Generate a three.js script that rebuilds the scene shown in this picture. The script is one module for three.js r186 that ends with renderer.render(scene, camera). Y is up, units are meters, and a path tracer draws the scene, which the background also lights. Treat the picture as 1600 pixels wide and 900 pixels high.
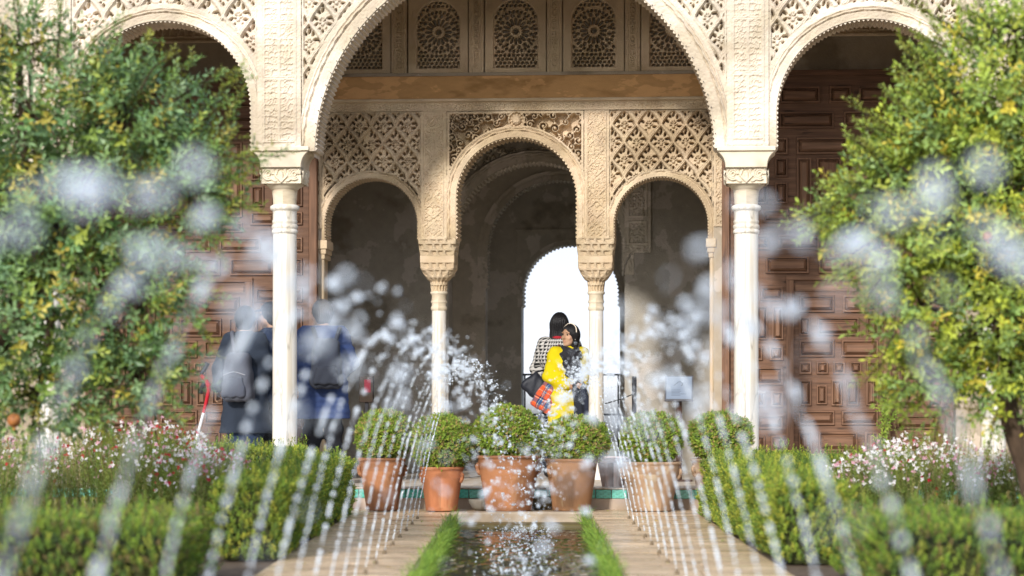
import * as THREE from 'three';
import { mergeGeometries } from 'three/addons/utils/BufferGeometryUtils.js';
import { RoundedBoxGeometry } from 'three/addons/geometries/RoundedBoxGeometry.js';

// ---------------------------------------------------------------- camera, sky, sun, exposure
const F = 4200, EYE = 1.03, VX = 824, VY = 627;        // focal length in photo pixels, eye height, principal point
const scene = new THREE.Scene(), lerpc = THREE.MathUtils.lerp;
const camera = new THREE.PerspectiveCamera(THREE.MathUtils.radToDeg(2 * Math.atan(450 / F)), 16 / 9, 0.3, 6000);
camera.position.set(0, EYE, 0);
camera.setViewOffset(1600, 900, 800 - VX, 450 - VY, 1600, 900);   // rising front: verticals stay vertical
camera.updateProjectionMatrix();
camera.focus = 27.6;
camera.userData.fStop = camera.getFocalLength() / 50;   // an aperture 50 mm across
const PHI = THREE.MathUtils.degToRad(-4.5);             // the palace front is turned a little against the channel
const SUN = new THREE.Vector3(-0.27, 0.47, 1).normalize().applyAxisAngle(new THREE.Vector3(0, 1, 0), PHI);
{ // a clear autumn sky that pales towards a hazy horizon
  const w = 512, h = 256, d = new Float32Array(w * h * 4), v = new THREE.Vector3();
  for (let j = 0; j < h; j++) for (let i = 0; i < w; i++) {
    const el = ((j + 0.5) / h - 0.5) * Math.PI, az = ((i + 0.5) / w - 0.5) * 2 * Math.PI;
    v.set(Math.cos(el) * Math.cos(az), Math.sin(el), Math.cos(el) * Math.sin(az));
    const up = Math.max(0, v.y), haze = Math.exp(-up * 5.5), c = Math.max(0, v.dot(SUN)), glow = 0.8 * Math.pow(c, 8) + 0.7 * Math.pow(c, 1.4), k = (j * w + i) * 4, below = v.y < 0 ? Math.exp(v.y * 6) : 1;
    d[k] = (lerpc(0.26, 0.76, haze) + glow) * below; d[k + 1] = (lerpc(0.4, 0.79, haze) + glow * 0.9) * below; d[k + 2] = (lerpc(0.68, 0.84, haze) + glow * 0.7) * below; d[k + 3] = 1;
  }
  const t = new THREE.DataTexture(d, w, h, THREE.RGBAFormat, THREE.FloatType);
  t.mapping = THREE.EquirectangularReflectionMapping; t.magFilter = THREE.LinearFilter; t.needsUpdate = true;
  scene.background = t; scene.environment = t;
}
const sun = new THREE.DirectionalLight(new THREE.Color(1, 0.955, 0.9), 2.5);
sun.position.copy(SUN).multiplyScalar(60).add(new THREE.Vector3(0, 0, -22));
sun.target.position.set(0, 0, -22);
sun.castShadow = true; sun.shadow.radius = 8;
Object.assign(sun.shadow.camera, { left: -16, right: 16, top: 16, bottom: -16, near: 1, far: 140 });
sun.shadow.mapSize.set(2048, 2048);
scene.add(sun, sun.target);
const renderer = new THREE.WebGLRenderer({ antialias: true });
renderer.setSize(1600, 900);
renderer.toneMapping = THREE.LinearToneMapping;
renderer.toneMappingExposure = 1.56;
renderer.shadowMap.enabled = true;

// ---------------------------------------------------------------- helpers
function mulberry(a) { return () => { a = (a + 0x6d2b79f5) | 0; let t = Math.imul(a ^ (a >>> 15), 1 | a); t = (t + Math.imul(t ^ (t >>> 7), 61 | t)) ^ t; return ((t ^ (t >>> 14)) >>> 0) / 4294967296; }; }
let rnd = mulberry(7);
const R = (a, b) => a + (b - a) * rnd();
const gauss = () => (rnd() + rnd() + rnd() - 1.5) * 1.15;
const V3 = (x, y, z) => new THREE.Vector3(x, y, z);
const lerp = THREE.MathUtils.lerp, clamp = THREE.MathUtils.clamp, smooth = THREE.MathUtils.smoothstep;
const hash = (x, y, z = 0) => { let h = Math.imul(x | 0, 374761393) ^ Math.imul(y | 0, 668265263) ^ Math.imul(z | 0, 2147483647 - 5417); h = Math.imul(h ^ (h >>> 13), 1274126177); return ((h ^ (h >>> 16)) >>> 0) / 4294967296; };
function vnoise(x, y, px = 0, py = 0, s = 0) {           // value noise, tiling when px, py > 0
  const x0 = Math.floor(x), y0 = Math.floor(y), fx = x - x0, fy = y - y0, u = fx * fx * (3 - 2 * fx), v = fy * fy * (3 - 2 * fy);
  const w = (a, p) => (p ? ((a % p) + p) % p : a);
  return lerp(lerp(hash(w(x0, px), w(y0, py), s), hash(w(x0 + 1, px), w(y0, py), s), u), lerp(hash(w(x0, px), w(y0 + 1, py), s), hash(w(x0 + 1, px), w(y0 + 1, py), s), u), v);
}
function fbm(x, y, oct, p = 0, s = 0) { let a = 0.5, t = 0, n = 0, f = 1; for (let i = 0; i < oct; i++) { t += a * vnoise(x * f, y * f, p * f, p * f, s + i); n += a; a *= 0.55; f *= 2; } return t / n; }
// a tiling texture of linear values from fn(u, v) -> number or [r, g, b]
function dataTex(size, fn, metres, srgb = false) {
  const d = new Uint8Array(size * size * 4);
  for (let j = 0; j < size; j++) for (let i = 0; i < size; i++) {
    const c = fn(i / size, j / size), k = (j * size + i) * 4;
    for (let q = 0; q < 3; q++) { let v = clamp(typeof c === 'number' ? c : c[q], 0, 1); if (srgb) v = v <= 0.0031308 ? v * 12.92 : 1.055 * Math.pow(v, 1 / 2.4) - 0.055; d[k + q] = Math.round(v * 255); }
    d[k + 3] = 255;
  }
  const t = new THREE.DataTexture(d, size, size, THREE.RGBAFormat);
  t.wrapS = t.wrapT = THREE.RepeatWrapping; t.magFilter = THREE.LinearFilter; t.minFilter = THREE.LinearMipmapLinearFilter; t.generateMipmaps = true;
  if (srgb) t.colorSpace = THREE.SRGBColorSpace;
  t.repeat.set(1 / metres, 1 / metres); t.needsUpdate = true;
  return t;
}
const rep = (t, mx, my = mx) => { const c = t.clone(); c.repeat.set(1 / mx, 1 / my); return c; };
const used = new Map();
function numbered(n) { const k = used.get(n) ?? 0; used.set(n, k + 1); return k ? n + '_' + String(k).padStart(3, '0') : n; }
function tag(o, label, category, group, kind) {
  if (label) o.userData.label = label;
  if (category) o.userData.category = category;
  if (group) o.userData.group = group;
  if (kind) o.userData.kind = kind;
  return o;
}
function thing(name, label, category, group) { const g = new THREE.Group(); g.name = numbered(name); scene.add(g); return tag(g, label, category, group); }
function part(name, geo, mat, parent, kind) {
  const m = new THREE.Mesh(Array.isArray(geo) ? mergeGeometries(geo.map((g) => { const q = g.index ? g.toNonIndexed() : g; for (const k of Object.keys(q.attributes)) if (!['position', 'normal', 'uv'].includes(k)) q.deleteAttribute(k); return q; })) : geo, mat);
  m.name = parent === scene ? numbered(name) : name; m.castShadow = m.receiveShadow = true; parent.add(m);
  if (kind) m.userData.kind = kind;
  return m;
}
const structure = (name, geo, mat) => tag(part(name, geo, mat, scene), null, null, null, 'structure');
// metres as uv on any geometry, by the dominant axis of each face's normal
function metreUV(g) {
  if (g.index) g = g.toNonIndexed();
  if (!g.attributes.normal) g.computeVertexNormals();
  const p = g.attributes.position, uv = new Float32Array(p.count * 2), a = V3(), b = V3(), c = V3(), n = V3();
  for (let i = 0; i < p.count; i += 3) {
    a.fromBufferAttribute(p, i); b.fromBufferAttribute(p, i + 1); c.fromBufferAttribute(p, i + 2);
    n.copy(b).sub(a).cross(c.clone().sub(a));
    const ax = Math.abs(n.x), ay = Math.abs(n.y), az = Math.abs(n.z);
    [a, b, c].forEach((v, k) => { const [u, w] = az >= ax && az >= ay ? [v.x, v.y] : ax >= ay ? [v.z, v.y] : [v.x, v.z]; uv[(i + k) * 2] = u; uv[(i + k) * 2 + 1] = w; });
  }
  g.setAttribute('uv', new THREE.BufferAttribute(uv, 2));
  return g;
}
const box = (x0, x1, y0, y1, z0, z1) => metreUV(new THREE.BoxGeometry(x1 - x0, y1 - y0, z1 - z0).translate((x0 + x1) / 2, (y0 + y1) / 2, (z0 + z1) / 2));
function rbox(x0, x1, y0, y1, z0, z1, r = 0.01, seg = 1) { return metreUV(new RoundedBoxGeometry(x1 - x0, y1 - y0, z1 - z0, seg, r).translate((x0 + x1) / 2, (y0 + y1) / 2, (z0 + z1) / 2)); }
const lathe = (pts, seg = 40) => new THREE.LatheGeometry(pts.map(([r, y]) => new THREE.Vector2(r, y)), seg);
const tube = (pts, r, seg = 24, rs = 7) => new THREE.TubeGeometry(new THREE.CatmullRomCurve3(pts.map((p) => (p.isVector3 ? p : V3(...p)))), seg, r, rs);
// a limb that tapers along its points
function limb(pts, r0, r1, seg = 14, rs = 7) {
  const c = new THREE.CatmullRomCurve3(pts), g = new THREE.TubeGeometry(c, seg, 1, rs), p = g.attributes.position, q = V3();
  for (let i = 0; i <= seg; i++) { const at = c.getPointAt(i / seg), r = lerp(r0, r1, i / seg); for (let j = 0; j <= rs; j++) { const k = i * (rs + 1) + j; q.fromBufferAttribute(p, k).sub(at).multiplyScalar(r).add(at); p.setXYZ(k, q.x, q.y, q.z); } }
  g.computeVertexNormals();
  return g;
}
// pixel of the photograph and distance along the view axis -> world
const W = (px, py, Z) => V3((px - VX) / F * Z, EYE + (VY - py) / F * Z, -Z);
// the palace's own frame: origin below the middle of the portico's front, z = 0 the front plane, depth d behind it
const ORG = V3((805 - VX) / F * 26.3, 0, -26.3), cp = Math.cos(PHI), sp = Math.sin(PHI);
const toLocal = (v) => { const x = v.x - ORG.x, z = v.z - ORG.z; return V3(cp * x - sp * z, v.y, sp * x + cp * z); };
const toWorld = (v) => V3(cp * v.x + sp * v.z + ORG.x, v.y, -sp * v.x + cp * v.z + ORG.z);
const CAM = toLocal(V3(0, EYE, 0));
function L(px, py, d) { const q = toLocal(W(px, py, 20)).sub(CAM), t = (-d - CAM.z) / q.z; return CAM.clone().addScaledVector(q, t); }
const X = (px, d) => L(px, 400, d).x;
const Y = (py, d, px = 805) => L(px, py, d).y;
function palace(name, label, category, group) { const g = thing(name, label, category, group); g.position.copy(ORG); g.rotation.y = PHI; return g; }

// ---------------------------------------------------------------- textures and materials
const T = {};
T.mottle = dataTex(512, (u, v) => { const n = fbm(u * 4, v * 4, 6, 4, 3), m = fbm(u * 16, v * 16, 4, 16, 9); const st = smooth(fbm(u * 3, v * 3, 5, 3, 29), 0.52, 0.72), k = 0.66 + 0.6 * (n - 0.25) + 0.14 * (m - 0.5) - 0.13 * st; return [k, k * (0.965 + 0.05 * m - 0.04 * st), k * (0.9 + 0.12 * n - 0.1 * st)]; }, 1.9);
T.grain = dataTex(512, (u, v) => fbm(u * 64, v * 64, 4, 64, 21), 0.6);
T.stain = dataTex(512, (u, v) => {
  const n = fbm(u * 5, v * 5, 6, 5, 31), m = fbm(u * 9, v * 9, 6, 9, 47), q = fbm(u * 40, v * 40, 3, 40, 5);
  const flake = smooth(m, 0.56, 0.6), dark = smooth(n, 0.56, 0.72), k = 0.66 - 0.22 * dark + 0.2 * flake + 0.14 * (q - 0.5);
  return [k, k * (0.965 - 0.03 * dark), k * (0.9 - 0.08 * dark + 0.05 * flake)];
}, 2.6);
T.wood = dataTex(512, (u, v) => { const w = fbm(u * 3, v * 36, 4, 3, 61), f = vnoise(u * 6, v * 150, 6, 150, 3), c = vnoise(u * 5, v * 60, 5, 60, 77); const k = 0.55 + 0.4 * (w - 0.45) + 0.14 * (f - 0.5) - 0.25 * smooth(c, 0.85, 0.97); return [k, k * 0.95, k * 0.9]; }, 0.9);
T.wet = dataTex(512, (u, v) => { const n = fbm(u * 3, v * 3, 5, 3, 13), m = fbm(u * 14, v * 14, 4, 14, 19), st = smooth(fbm(u * 6, v * 6, 5, 6, 23), 0.5, 0.7); const k = 0.55 + 0.6 * (n - 0.35) + 0.3 * (m - 0.5) - 0.12 * st; return [k, k * (0.9 + 0.1 * n), k * (0.78 + 0.2 * n)]; }, 1.3);
T.clay = dataTex(512, (u, v) => { const n = fbm(u * 4, v * 4, 6, 4, 91), m = fbm(u * 12, v * 5, 5, 12, 97), s = smooth(m, 0.58, 0.72); const dk = smooth(fbm(u * 5, v * 3, 5, 3, 99), 0.5, 0.72), k = 0.66 + 0.7 * (n - 0.5) - 0.22 * dk; return [k + 0.12 * s, k * 0.95 + 0.24 * s, k * 0.9 + 0.3 * s]; }, 0.7);
T.marble = dataTex(512, (u, v) => { const n = fbm(u * 3, v * 3, 5, 3, 51), w = Math.abs(fbm(u * 5 , v * 5 , 5, 5, 55) - 0.5) * 2, m = fbm(u * 9, v * 3, 5, 3, 57), st = smooth(m, 0.5, 0.75), k = 0.8 + 0.25 * (n - 0.4) - 0.2 * smooth(1 - w, 0.9, 1) - 0.16 * st; return [k, k * (0.985 - 0.05 * st), k * (0.95 - 0.14 * st)]; }, 0.8);
T.soil = dataTex(256, (u, v) => { const k = 0.3 + 0.7 * fbm(u * 24, v * 24, 4, 24, 71); return [k, k * 0.9, k * 0.8]; }, 1);
T.ripple = dataTex(512, (u, v) => fbm(u * 14, v * 9, 4, 1, 131) * 0.7 + 0.3 * fbm(u * 40, v * 40, 2, 40, 7), 1.1);
const std = (r, g, b, o = {}) => new THREE.MeshPhysicalMaterial({ color: new THREE.Color().setRGB(r, g, b), roughness: 0.9, specularIntensity: 0.5, ...o });
const M = {
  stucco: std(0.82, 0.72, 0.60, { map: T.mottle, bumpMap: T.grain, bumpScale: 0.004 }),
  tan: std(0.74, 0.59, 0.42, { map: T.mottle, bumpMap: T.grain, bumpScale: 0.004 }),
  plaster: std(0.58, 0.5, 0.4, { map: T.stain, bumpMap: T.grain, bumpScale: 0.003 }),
  oldPlaster: std(0.6, 0.57, 0.52, { map: T.stain, bumpMap: T.grain, bumpScale: 0.004 }),
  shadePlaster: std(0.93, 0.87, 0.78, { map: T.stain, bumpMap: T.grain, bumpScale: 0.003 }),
  ochreBeam: std(0.74, 0.44, 0.2, { map: rep(T.stain, 3.1, 1.3), bumpMap: T.grain, bumpScale: 0.002 }),
  marble: std(0.9, 0.86, 0.79, { map: rep(T.marble, 0.7, 1.3), roughness: 0.55 }),
  capital: std(0.82, 0.72, 0.57, { map: T.mottle, roughness: 0.85 }),
  floor: std(0.72, 0.63, 0.54, { map: T.marble, roughness: 0.5 }),
  wood: [[0.225, 0.12, 0.07], [0.19, 0.1, 0.058], [0.26, 0.145, 0.087]].map(([r, g, b]) => std(r * 1.3, g * 1.34, b * 1.4, { map: T.wood, roughness: 0.62, bumpMap: T.wood, bumpScale: 0.002 })),
  woodUp: [[0.225, 0.12, 0.07], [0.19, 0.1, 0.058], [0.26, 0.145, 0.087]].map(([r, g, b]) => { const t = T.wood.clone(); t.rotation = Math.PI / 2; return std(r * 1.3, g * 1.34, b * 1.4, { map: t, roughness: 0.62 }); }),
  path: [0, 1, 2].map((k) => { const t = rep(T.wet, 1.7); t.offset.set(k * 0.37, k * 0.21); return std(0.86 - 0.015 * k, 0.64 - 0.012 * k, 0.43 - 0.01 * k, { map: t, roughness: 0.42, roughnessMap: rep(T.mottle, 0.8), bumpMap: T.grain, bumpScale: 0.003 }); }),
  kerb: std(0.5, 0.41, 0.31, { map: T.wet, roughness: 0.6 }),
  pink: std(0.6, 0.48, 0.4, { map: T.mottle, roughness: 0.7 }),
  teal: [0, 1, 2].map((k) => std(0.13 + 0.04 * k, 0.6 + 0.05 * k, 0.5 + 0.04 * k, { map: rep(T.mottle, 0.5), roughness: 0.22, clearcoat: 0.6, clearcoatRoughness: 0.15 })),
  soil: std(0.16, 0.12, 0.085, { map: T.soil, roughness: 1 }),
  clay: [0, 1, 2, 3].map((k) => { const t = rep(T.clay, 1, 0.8); t.offset.set(k * 0.31, k * 0.17); return std(0.56 - 0.05 * (k % 3), 0.225 + (k === 3 ? 0.16 : 0.012 * k), 0.105 + (k === 3 ? 0.14 : 0.01 * k), { map: t, roughness: 0.75, bumpMap: rep(T.grain, 0.5), bumpScale: 0.002 }); }),
  bark: std(0.15, 0.11, 0.08, { map: T.soil, roughness: 1, bumpMap: T.grain, bumpScale: 0.006 }),
  iron: std(0.03, 0.03, 0.035, { roughness: 0.5, metalness: 0.4 }),
};
// ---------------------------------------------------------------- carved plaster: a drawing in greys becomes a height field (0.75 = wall face, 0 = deepest void)
const canvasOf = (w, h) => { const c = document.createElement('canvas'); c.width = w; c.height = h; return c; };
const grey = (v) => { const k = Math.round(clamp(v, 0, 1) * 255); return `rgb(${k},${k},${k})`; };
// draw(ctx) works in metres, y up, inside [x0,x1] x [y0,y1]; at(x, y, height) gives the vertex
function carved(x0, x1, y0, y1, ppm, D, draw, at, open = false) {
  const w = Math.max(3, Math.round((x1 - x0) * ppm) + 1), h = Math.max(3, Math.round((y1 - y0) * ppm) + 1), c = canvasOf(w, h), ctx = c.getContext('2d');
  ctx.setTransform((w - 1) / (x1 - x0), 0, 0, -(h - 1) / (y1 - y0), -x0 * (w - 1) / (x1 - x0) + 0.5, h - 0.5 + y0 * (h - 1) / (y1 - y0));
  ctx.lineCap = ctx.lineJoin = 'round';
  ctx.fillStyle = grey(0.75); ctx.fillRect(x0 - 1, y0 - 1, x1 - x0 + 2, y1 - y0 + 2);
  draw(ctx);
  const px = ctx.getImageData(0, 0, w, h).data, pos = new Float32Array(w * h * 3), uv = new Float32Array(w * h * 2), idx = [];
  const val = (i, j) => px[(j * w + i) * 4] / 255, cut = (i, j) => px[(j * w + i) * 4 + 3] < 128;
  for (let j = 0; j < h; j++) for (let i = 0; i < w; i++) {
    const k = j * w + i, x = lerp(x0, x1, i / (w - 1)), y = lerp(y1, y0, j / (h - 1)), v = val(i, j);
    const e = (v - 0.75) * D + (vnoise(x * 60, y * 60, 0, 0, 4) - 0.5) * 0.006 * (D > 0.03 ? 1 : 0.3);
    const p = at(x, y, e); pos[k * 3] = p[0]; pos[k * 3 + 1] = p[1]; pos[k * 3 + 2] = p[2];
    uv[k * 2] = x; uv[k * 2 + 1] = y;
  }
  for (let j = 0; j < h - 1; j++) for (let i = 0; i < w - 1; i++) {
    if (cut(i, j) || cut(i + 1, j) || cut(i, j + 1) || cut(i + 1, j + 1)) continue;
    if (open && val(i, j) < 0.06 && val(i + 1, j) < 0.06 && val(i, j + 1) < 0.06 && val(i + 1, j + 1) < 0.06) continue;
    const a = j * w + i, b = a + 1, d = a + w, e = d + 1;
    idx.push(a, d, b, b, d, e);
  }
  const g = new THREE.BufferGeometry();
  g.setAttribute('position', new THREE.BufferAttribute(pos, 3)); g.setAttribute('uv', new THREE.BufferAttribute(uv, 2)); g.setIndex(idx);
  g.computeVertexNormals();
  return g;
}
const flat = (z) => (x, y, e) => [x, y, z + e];
function erase(ctx, path) { ctx.save(); ctx.globalCompositeOperation = 'destination-out'; ctx.beginPath(); path(ctx); ctx.fill(); ctx.restore(); }
const ell = (ctx, x, y, rx, ry, rot, v) => { ctx.fillStyle = grey(v); ctx.beginPath(); ctx.ellipse(x, y, rx, ry, rot, 0, 7); ctx.fill(); };
function line(ctx, pts, w, v) { ctx.strokeStyle = grey(v); ctx.lineWidth = w; ctx.beginPath(); pts.forEach(([x, y], i) => (i ? ctx.lineTo(x, y) : ctx.moveTo(x, y))); ctx.stroke(); }
function ogee(ctx, cx, cy, w, h) {
  ctx.beginPath();
  for (const [sx, sy] of [[1, 1], [1, -1], [-1, -1], [-1, 1]]) {
    ctx.moveTo(cx, cy + sy * h / 2);
    ctx.bezierCurveTo(cx + sx * w * 0.1, cy + sy * h * 0.3, cx + sx * w * (sy > 0 ? 0.46 : 0.3), cy + sy * h * (sy > 0 ? 0.36 : 0.24), cx + sx * w / 2, cy);
  }
}
// net of ogee lozenges, each with a pierced palmette
function sebka(ctx, x0, x1, y0, y1, w, h, ox, oy) {
  ctx.fillStyle = grey(0.05); ctx.fillRect(x0, y0, x1 - x0, y1 - y0);
  const cells = [];
  for (let j = Math.floor((oy - y1) / h * 2) - 2; j <= (oy - y0) / h * 2 + 2; j++) for (let i = Math.floor((x0 - ox) / w) - 1; i <= (x1 - ox) / w + 1; i++) cells.push([ox + (i + (j & 1 ? 0.5 : 0)) * w, oy - j * h / 2]);
  for (const [cx, cy] of cells) {
    const s = w;
    ell(ctx, cx, cy + h * 0.0, w * 0.34, h * 0.35, 0, 0.58 + 0.14 * hash(Math.round(cx * 331), Math.round(cy * 337)));
    ell(ctx, cx, cy - h * 0.3, w * 0.09, h * 0.14, 0, 0.62);
    for (const sg of [-1, 1]) { ell(ctx, cx + sg * w * 0.3, cy - h * 0.02, w * 0.09, h * 0.07, sg * 0.6, 0.6); ell(ctx, cx + sg * w * 0.12, cy + h * 0.27, w * 0.07, h * 0.1, -sg * 0.5, 0.62); }
    for (let k = 0; k < 10; k++) {
      if (hash(Math.round(cx * 997), Math.round(cy * 991), k) < 0.09) continue;               // worn or filled openings
      const a = (k + 0.5) / 10 * Math.PI * 2 + (hash(Math.round(cx * 613), k, 3) - 0.5) * 0.12;
      ell(ctx, cx + Math.cos(a) * w * 0.27, cy + Math.sin(a) * h * 0.265, w * 0.1, w * 0.04, Math.atan2(Math.sin(a) * h, Math.cos(a) * w) + (k % 2 ? 0.3 : -0.3), 0.0);
    }
    for (let k = 0; k < 5; k++) { const a = Math.PI / 2 + (k - 2) * 0.62; ell(ctx, cx + Math.cos(a) * w * 0.1, cy - h * 0.06 + Math.sin(a) * h * 0.12, w * 0.07, w * 0.03, a, 0.8); ell(ctx, cx + Math.cos(a + 0.31) * w * 0.1, cy - h * 0.06 + Math.sin(a + 0.31) * h * 0.12, w * 0.045, w * 0.012, a + 0.31, 0.2); }
    ell(ctx, cx, cy - h * 0.08, w * 0.06, w * 0.06, 0, 0.85);
  }
  for (const [cx, cy] of cells) { ogee(ctx, cx, cy, w, h); ctx.strokeStyle = grey(0.72); ctx.lineWidth = w * 0.16; ctx.stroke(); }
  for (const [cx, cy] of cells) { ogee(ctx, cx, cy, w, h); ctx.strokeStyle = grey(0.96); ctx.lineWidth = w * 0.085; ctx.stroke(); }
  for (const [cx, cy] of cells) { ogee(ctx, cx, cy, w, h); ctx.strokeStyle = grey(0.84); ctx.lineWidth = w * 0.022; ctx.stroke(); }
}
// vine scrolls over dark voids
function scrolls(ctx, x0, x1, y0, y1, r0, seed) {
  const q = mulberry(seed), rr = (a, b) => a + (b - a) * q(), got = [];
  ctx.fillStyle = grey(0.02); ctx.fillRect(x0, y0, x1 - x0, y1 - y0);
  for (let t = 0; t < 4000; t++) { const r = rr(0.75, 1.25) * r0, x = rr(x0, x1), y = rr(y0, y1); if (got.every(([a, b, c]) => Math.hypot(a - x, b - y) > (c + r) * 0.93)) got.push([x, y, r]); }
  const lw = r0 * 0.4;
  for (const [x, y, r] of got) {
    const sg = q() < 0.5 ? 1 : -1, a0 = q() * 6.3, pts = [];
    for (let k = 0; k <= 40; k++) { const t = k / 40, a = a0 + sg * t * 8.2, rad = r * (1.02 - 0.8 * t); pts.push([x + Math.cos(a) * rad, y + Math.sin(a) * rad]); }
    line(ctx, pts, lw, 0.72); line(ctx, pts, lw * 0.55, 0.9);
    ell(ctx, x, y, r * 0.26, r * 0.26, 0, 0.92);
    const near = got.filter((g) => g[0] !== x).sort((a, b) => Math.hypot(a[0] - x, a[1] - y) - Math.hypot(b[0] - x, b[1] - y)).slice(0, 2);
    for (const g of near) { const m = [(g[0] + x) / 2 + rr(-0.4, 0.4) * r, (g[1] + y) / 2 + rr(-0.4, 0.4) * r]; const a = Math.atan2(g[1] - y, g[0] - x); line(ctx, [[x + Math.cos(a) * r, y + Math.sin(a) * r], m, [g[0] - Math.cos(a) * g[2], g[1] - Math.sin(a) * g[2]]], lw * 0.8, 0.8); ell(ctx, m[0], m[1], r * 0.34, r * 0.17, a + 1.2, 0.8); }
  }
}
// dense low curls and leaves
function curls(ctx, x0, x1, y0, y1, s, hi, lo, seed, mirror = true) {
  const q = mulberry(seed);
  ctx.fillStyle = grey(lo); ctx.fillRect(x0, y0, x1 - x0, y1 - y0);
  const xm = (x0 + x1) / 2, half = mirror ? xm : x1;
  for (let y = y0 + s / 2; y < y1; y += s * 0.8) for (let x = x0 + s / 2; x < half + s / 2; x += s * 0.8) {
    const cx = x + (q() - 0.5) * s * 0.6, cy = y + (q() - 0.5) * s * 0.6, r = s * (0.26 + 0.2 * q()), a = q() * 6.3, e = a + 2.6 + q() * 2.6, k = q();
    for (const m of mirror ? [0, 1] : [0]) {
      const X0 = m ? 2 * xm - cx : cx;
      ctx.strokeStyle = grey(hi - 0.1 * k); ctx.lineWidth = s * 0.22; ctx.beginPath();
      if (m) ctx.arc(X0, cy, r, Math.PI - a, Math.PI - e, true); else ctx.arc(X0, cy, r, a, e);
      ctx.stroke();
      if (k > 0.45) ell(ctx, X0, cy, s * 0.2, s * 0.11, m ? Math.PI - a : a, hi);
    }
  }
}
// strokes like knotted cursive writing, generic, in columns
function writing(ctx, x0, x1, y0, y1, seed, hi = 1) {
  const q = mulberry(seed), w = x1 - x0;
  ctx.fillStyle = grey(0.66); ctx.fillRect(x0, y0, w, y1 - y0);
  for (let y = y0; y < y1; y += w * 0.12) for (let x = x0 + w * 0.06; x < x1; x += w * 0.12) { ctx.strokeStyle = grey(0.8); ctx.lineWidth = w * 0.03; ctx.beginPath(); ctx.arc(x, y, w * 0.045, q() * 6, q() * 6 + 4); ctx.stroke(); }
  for (let y = y0 + w * 0.15; y < y1; y += w * 0.42) {
    let a = [x0 + w * 0.08, y];
    ctx.strokeStyle = grey(hi); ctx.lineWidth = w * 0.065;
    ctx.beginPath(); ctx.moveTo(...a);
    for (let k = 0; k < 4; k++) { const nx = x0 + w * (0.08 + 0.21 * (k + 1)); ctx.bezierCurveTo(a[0] + w * 0.05, y + (q() - 0.4) * w * 0.5, nx - w * 0.1, y - q() * w * 0.2, nx, y + (q() - 0.3) * w * 0.12); a = [nx, y]; }
    ctx.stroke();
    for (let k = 0; k < 3; k++) { const vx = x0 + w * (0.15 + 0.7 * q()); line(ctx, [[vx, y], [vx + (q() - 0.5) * 0.02, y + w * (0.22 + 0.14 * q())]], w * 0.05, hi); }
    ctx.beginPath(); ctx.arc(x0 + w * (0.3 + 0.4 * q()), y + w * 0.2, w * 0.11, q() * 6, q() * 6 + 4.5); ctx.stroke();
  }
}
// sides of a round arch on straight legs: s runs from the left foot over the crown to the right foot
function archPath(cx, cy, r, y0) {
  const leg = cy - y0, len = 2 * leg + Math.PI * r;
  return { len, at(s, off) {
    if (s < leg) return [cx - r - off, y0 + s];
    if (s > len - leg) return [cx + r + off, y0 + (len - s)];
    const a = Math.PI - (s - leg) / r;
    return [cx + Math.cos(a) * (r + off), cy + Math.sin(a) * (r + off)];
  } };
}
// face of the arch as a carved strip, and its scalloped soffit through the wall
function archBand(parent, cx, cy, r, y0, w, z, thick, mat, seed, tooth, ppm = 130, lip = 0.02) {
  const path = archPath(cx, cy, r, y0);
  const g = carved(0, path.len, 0, w, ppm, 0.05, (c) => {
    curls(c, 0, path.len, w * 0.08, w * 0.52, 0.035, 0.8, 0.72, seed, false);
    const wav = (o, a, f, ph) => { const p = []; for (let s = 0; s <= path.len; s += 0.01) p.push([s, o + a * Math.sin(s * f + ph)]); return p; };
    line(c, [[0, w * 0.03], [path.len, w * 0.03]], w * 0.06, 0.9);
    line(c, [[0, w * 0.66], [path.len, w * 0.66]], w * 0.12, 0.3);
    line(c, wav(w * 0.72, w * 0.03, 42, 0), w * 0.09, 1);
    line(c, [[0, w * 0.84], [path.len, w * 0.84]], w * 0.05, 0.35);
    line(c, wav(w * 0.93, w * 0.025, 42, 2), w * 0.09, 0.95);
  }, (x, y, e) => { const p = path.at(x, y); return [p[0], p[1], z + lip + e]; });
  const face = part('arch_band', g, mat, parent);
  // teeth: a closed ring whose inner edge is a row of small points, drawn through the thickness of the wall
  const sh = new THREE.Shape(), n = Math.round(path.len / tooth);
  for (let k = 0; k <= n * 4; k++) { const t = k / 4, f = Math.abs((t % 1) - 0.5) * 2, p = path.at(t / n * path.len, -(1 - f) * tooth * 0.45); k ? sh.lineTo(...p) : sh.moveTo(...p); }
  for (let k = n; k >= 0; k--) sh.lineTo(...path.at(k / n * path.len, 0.05));
  const e = new THREE.ExtrudeGeometry(sh, { depth: thick, bevelEnabled: false, steps: 1 }).translate(0, 0, z - thick + lip * 0.5);
  part('arch_soffit', metreUV(e), mat, parent);
  return face;
}
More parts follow.
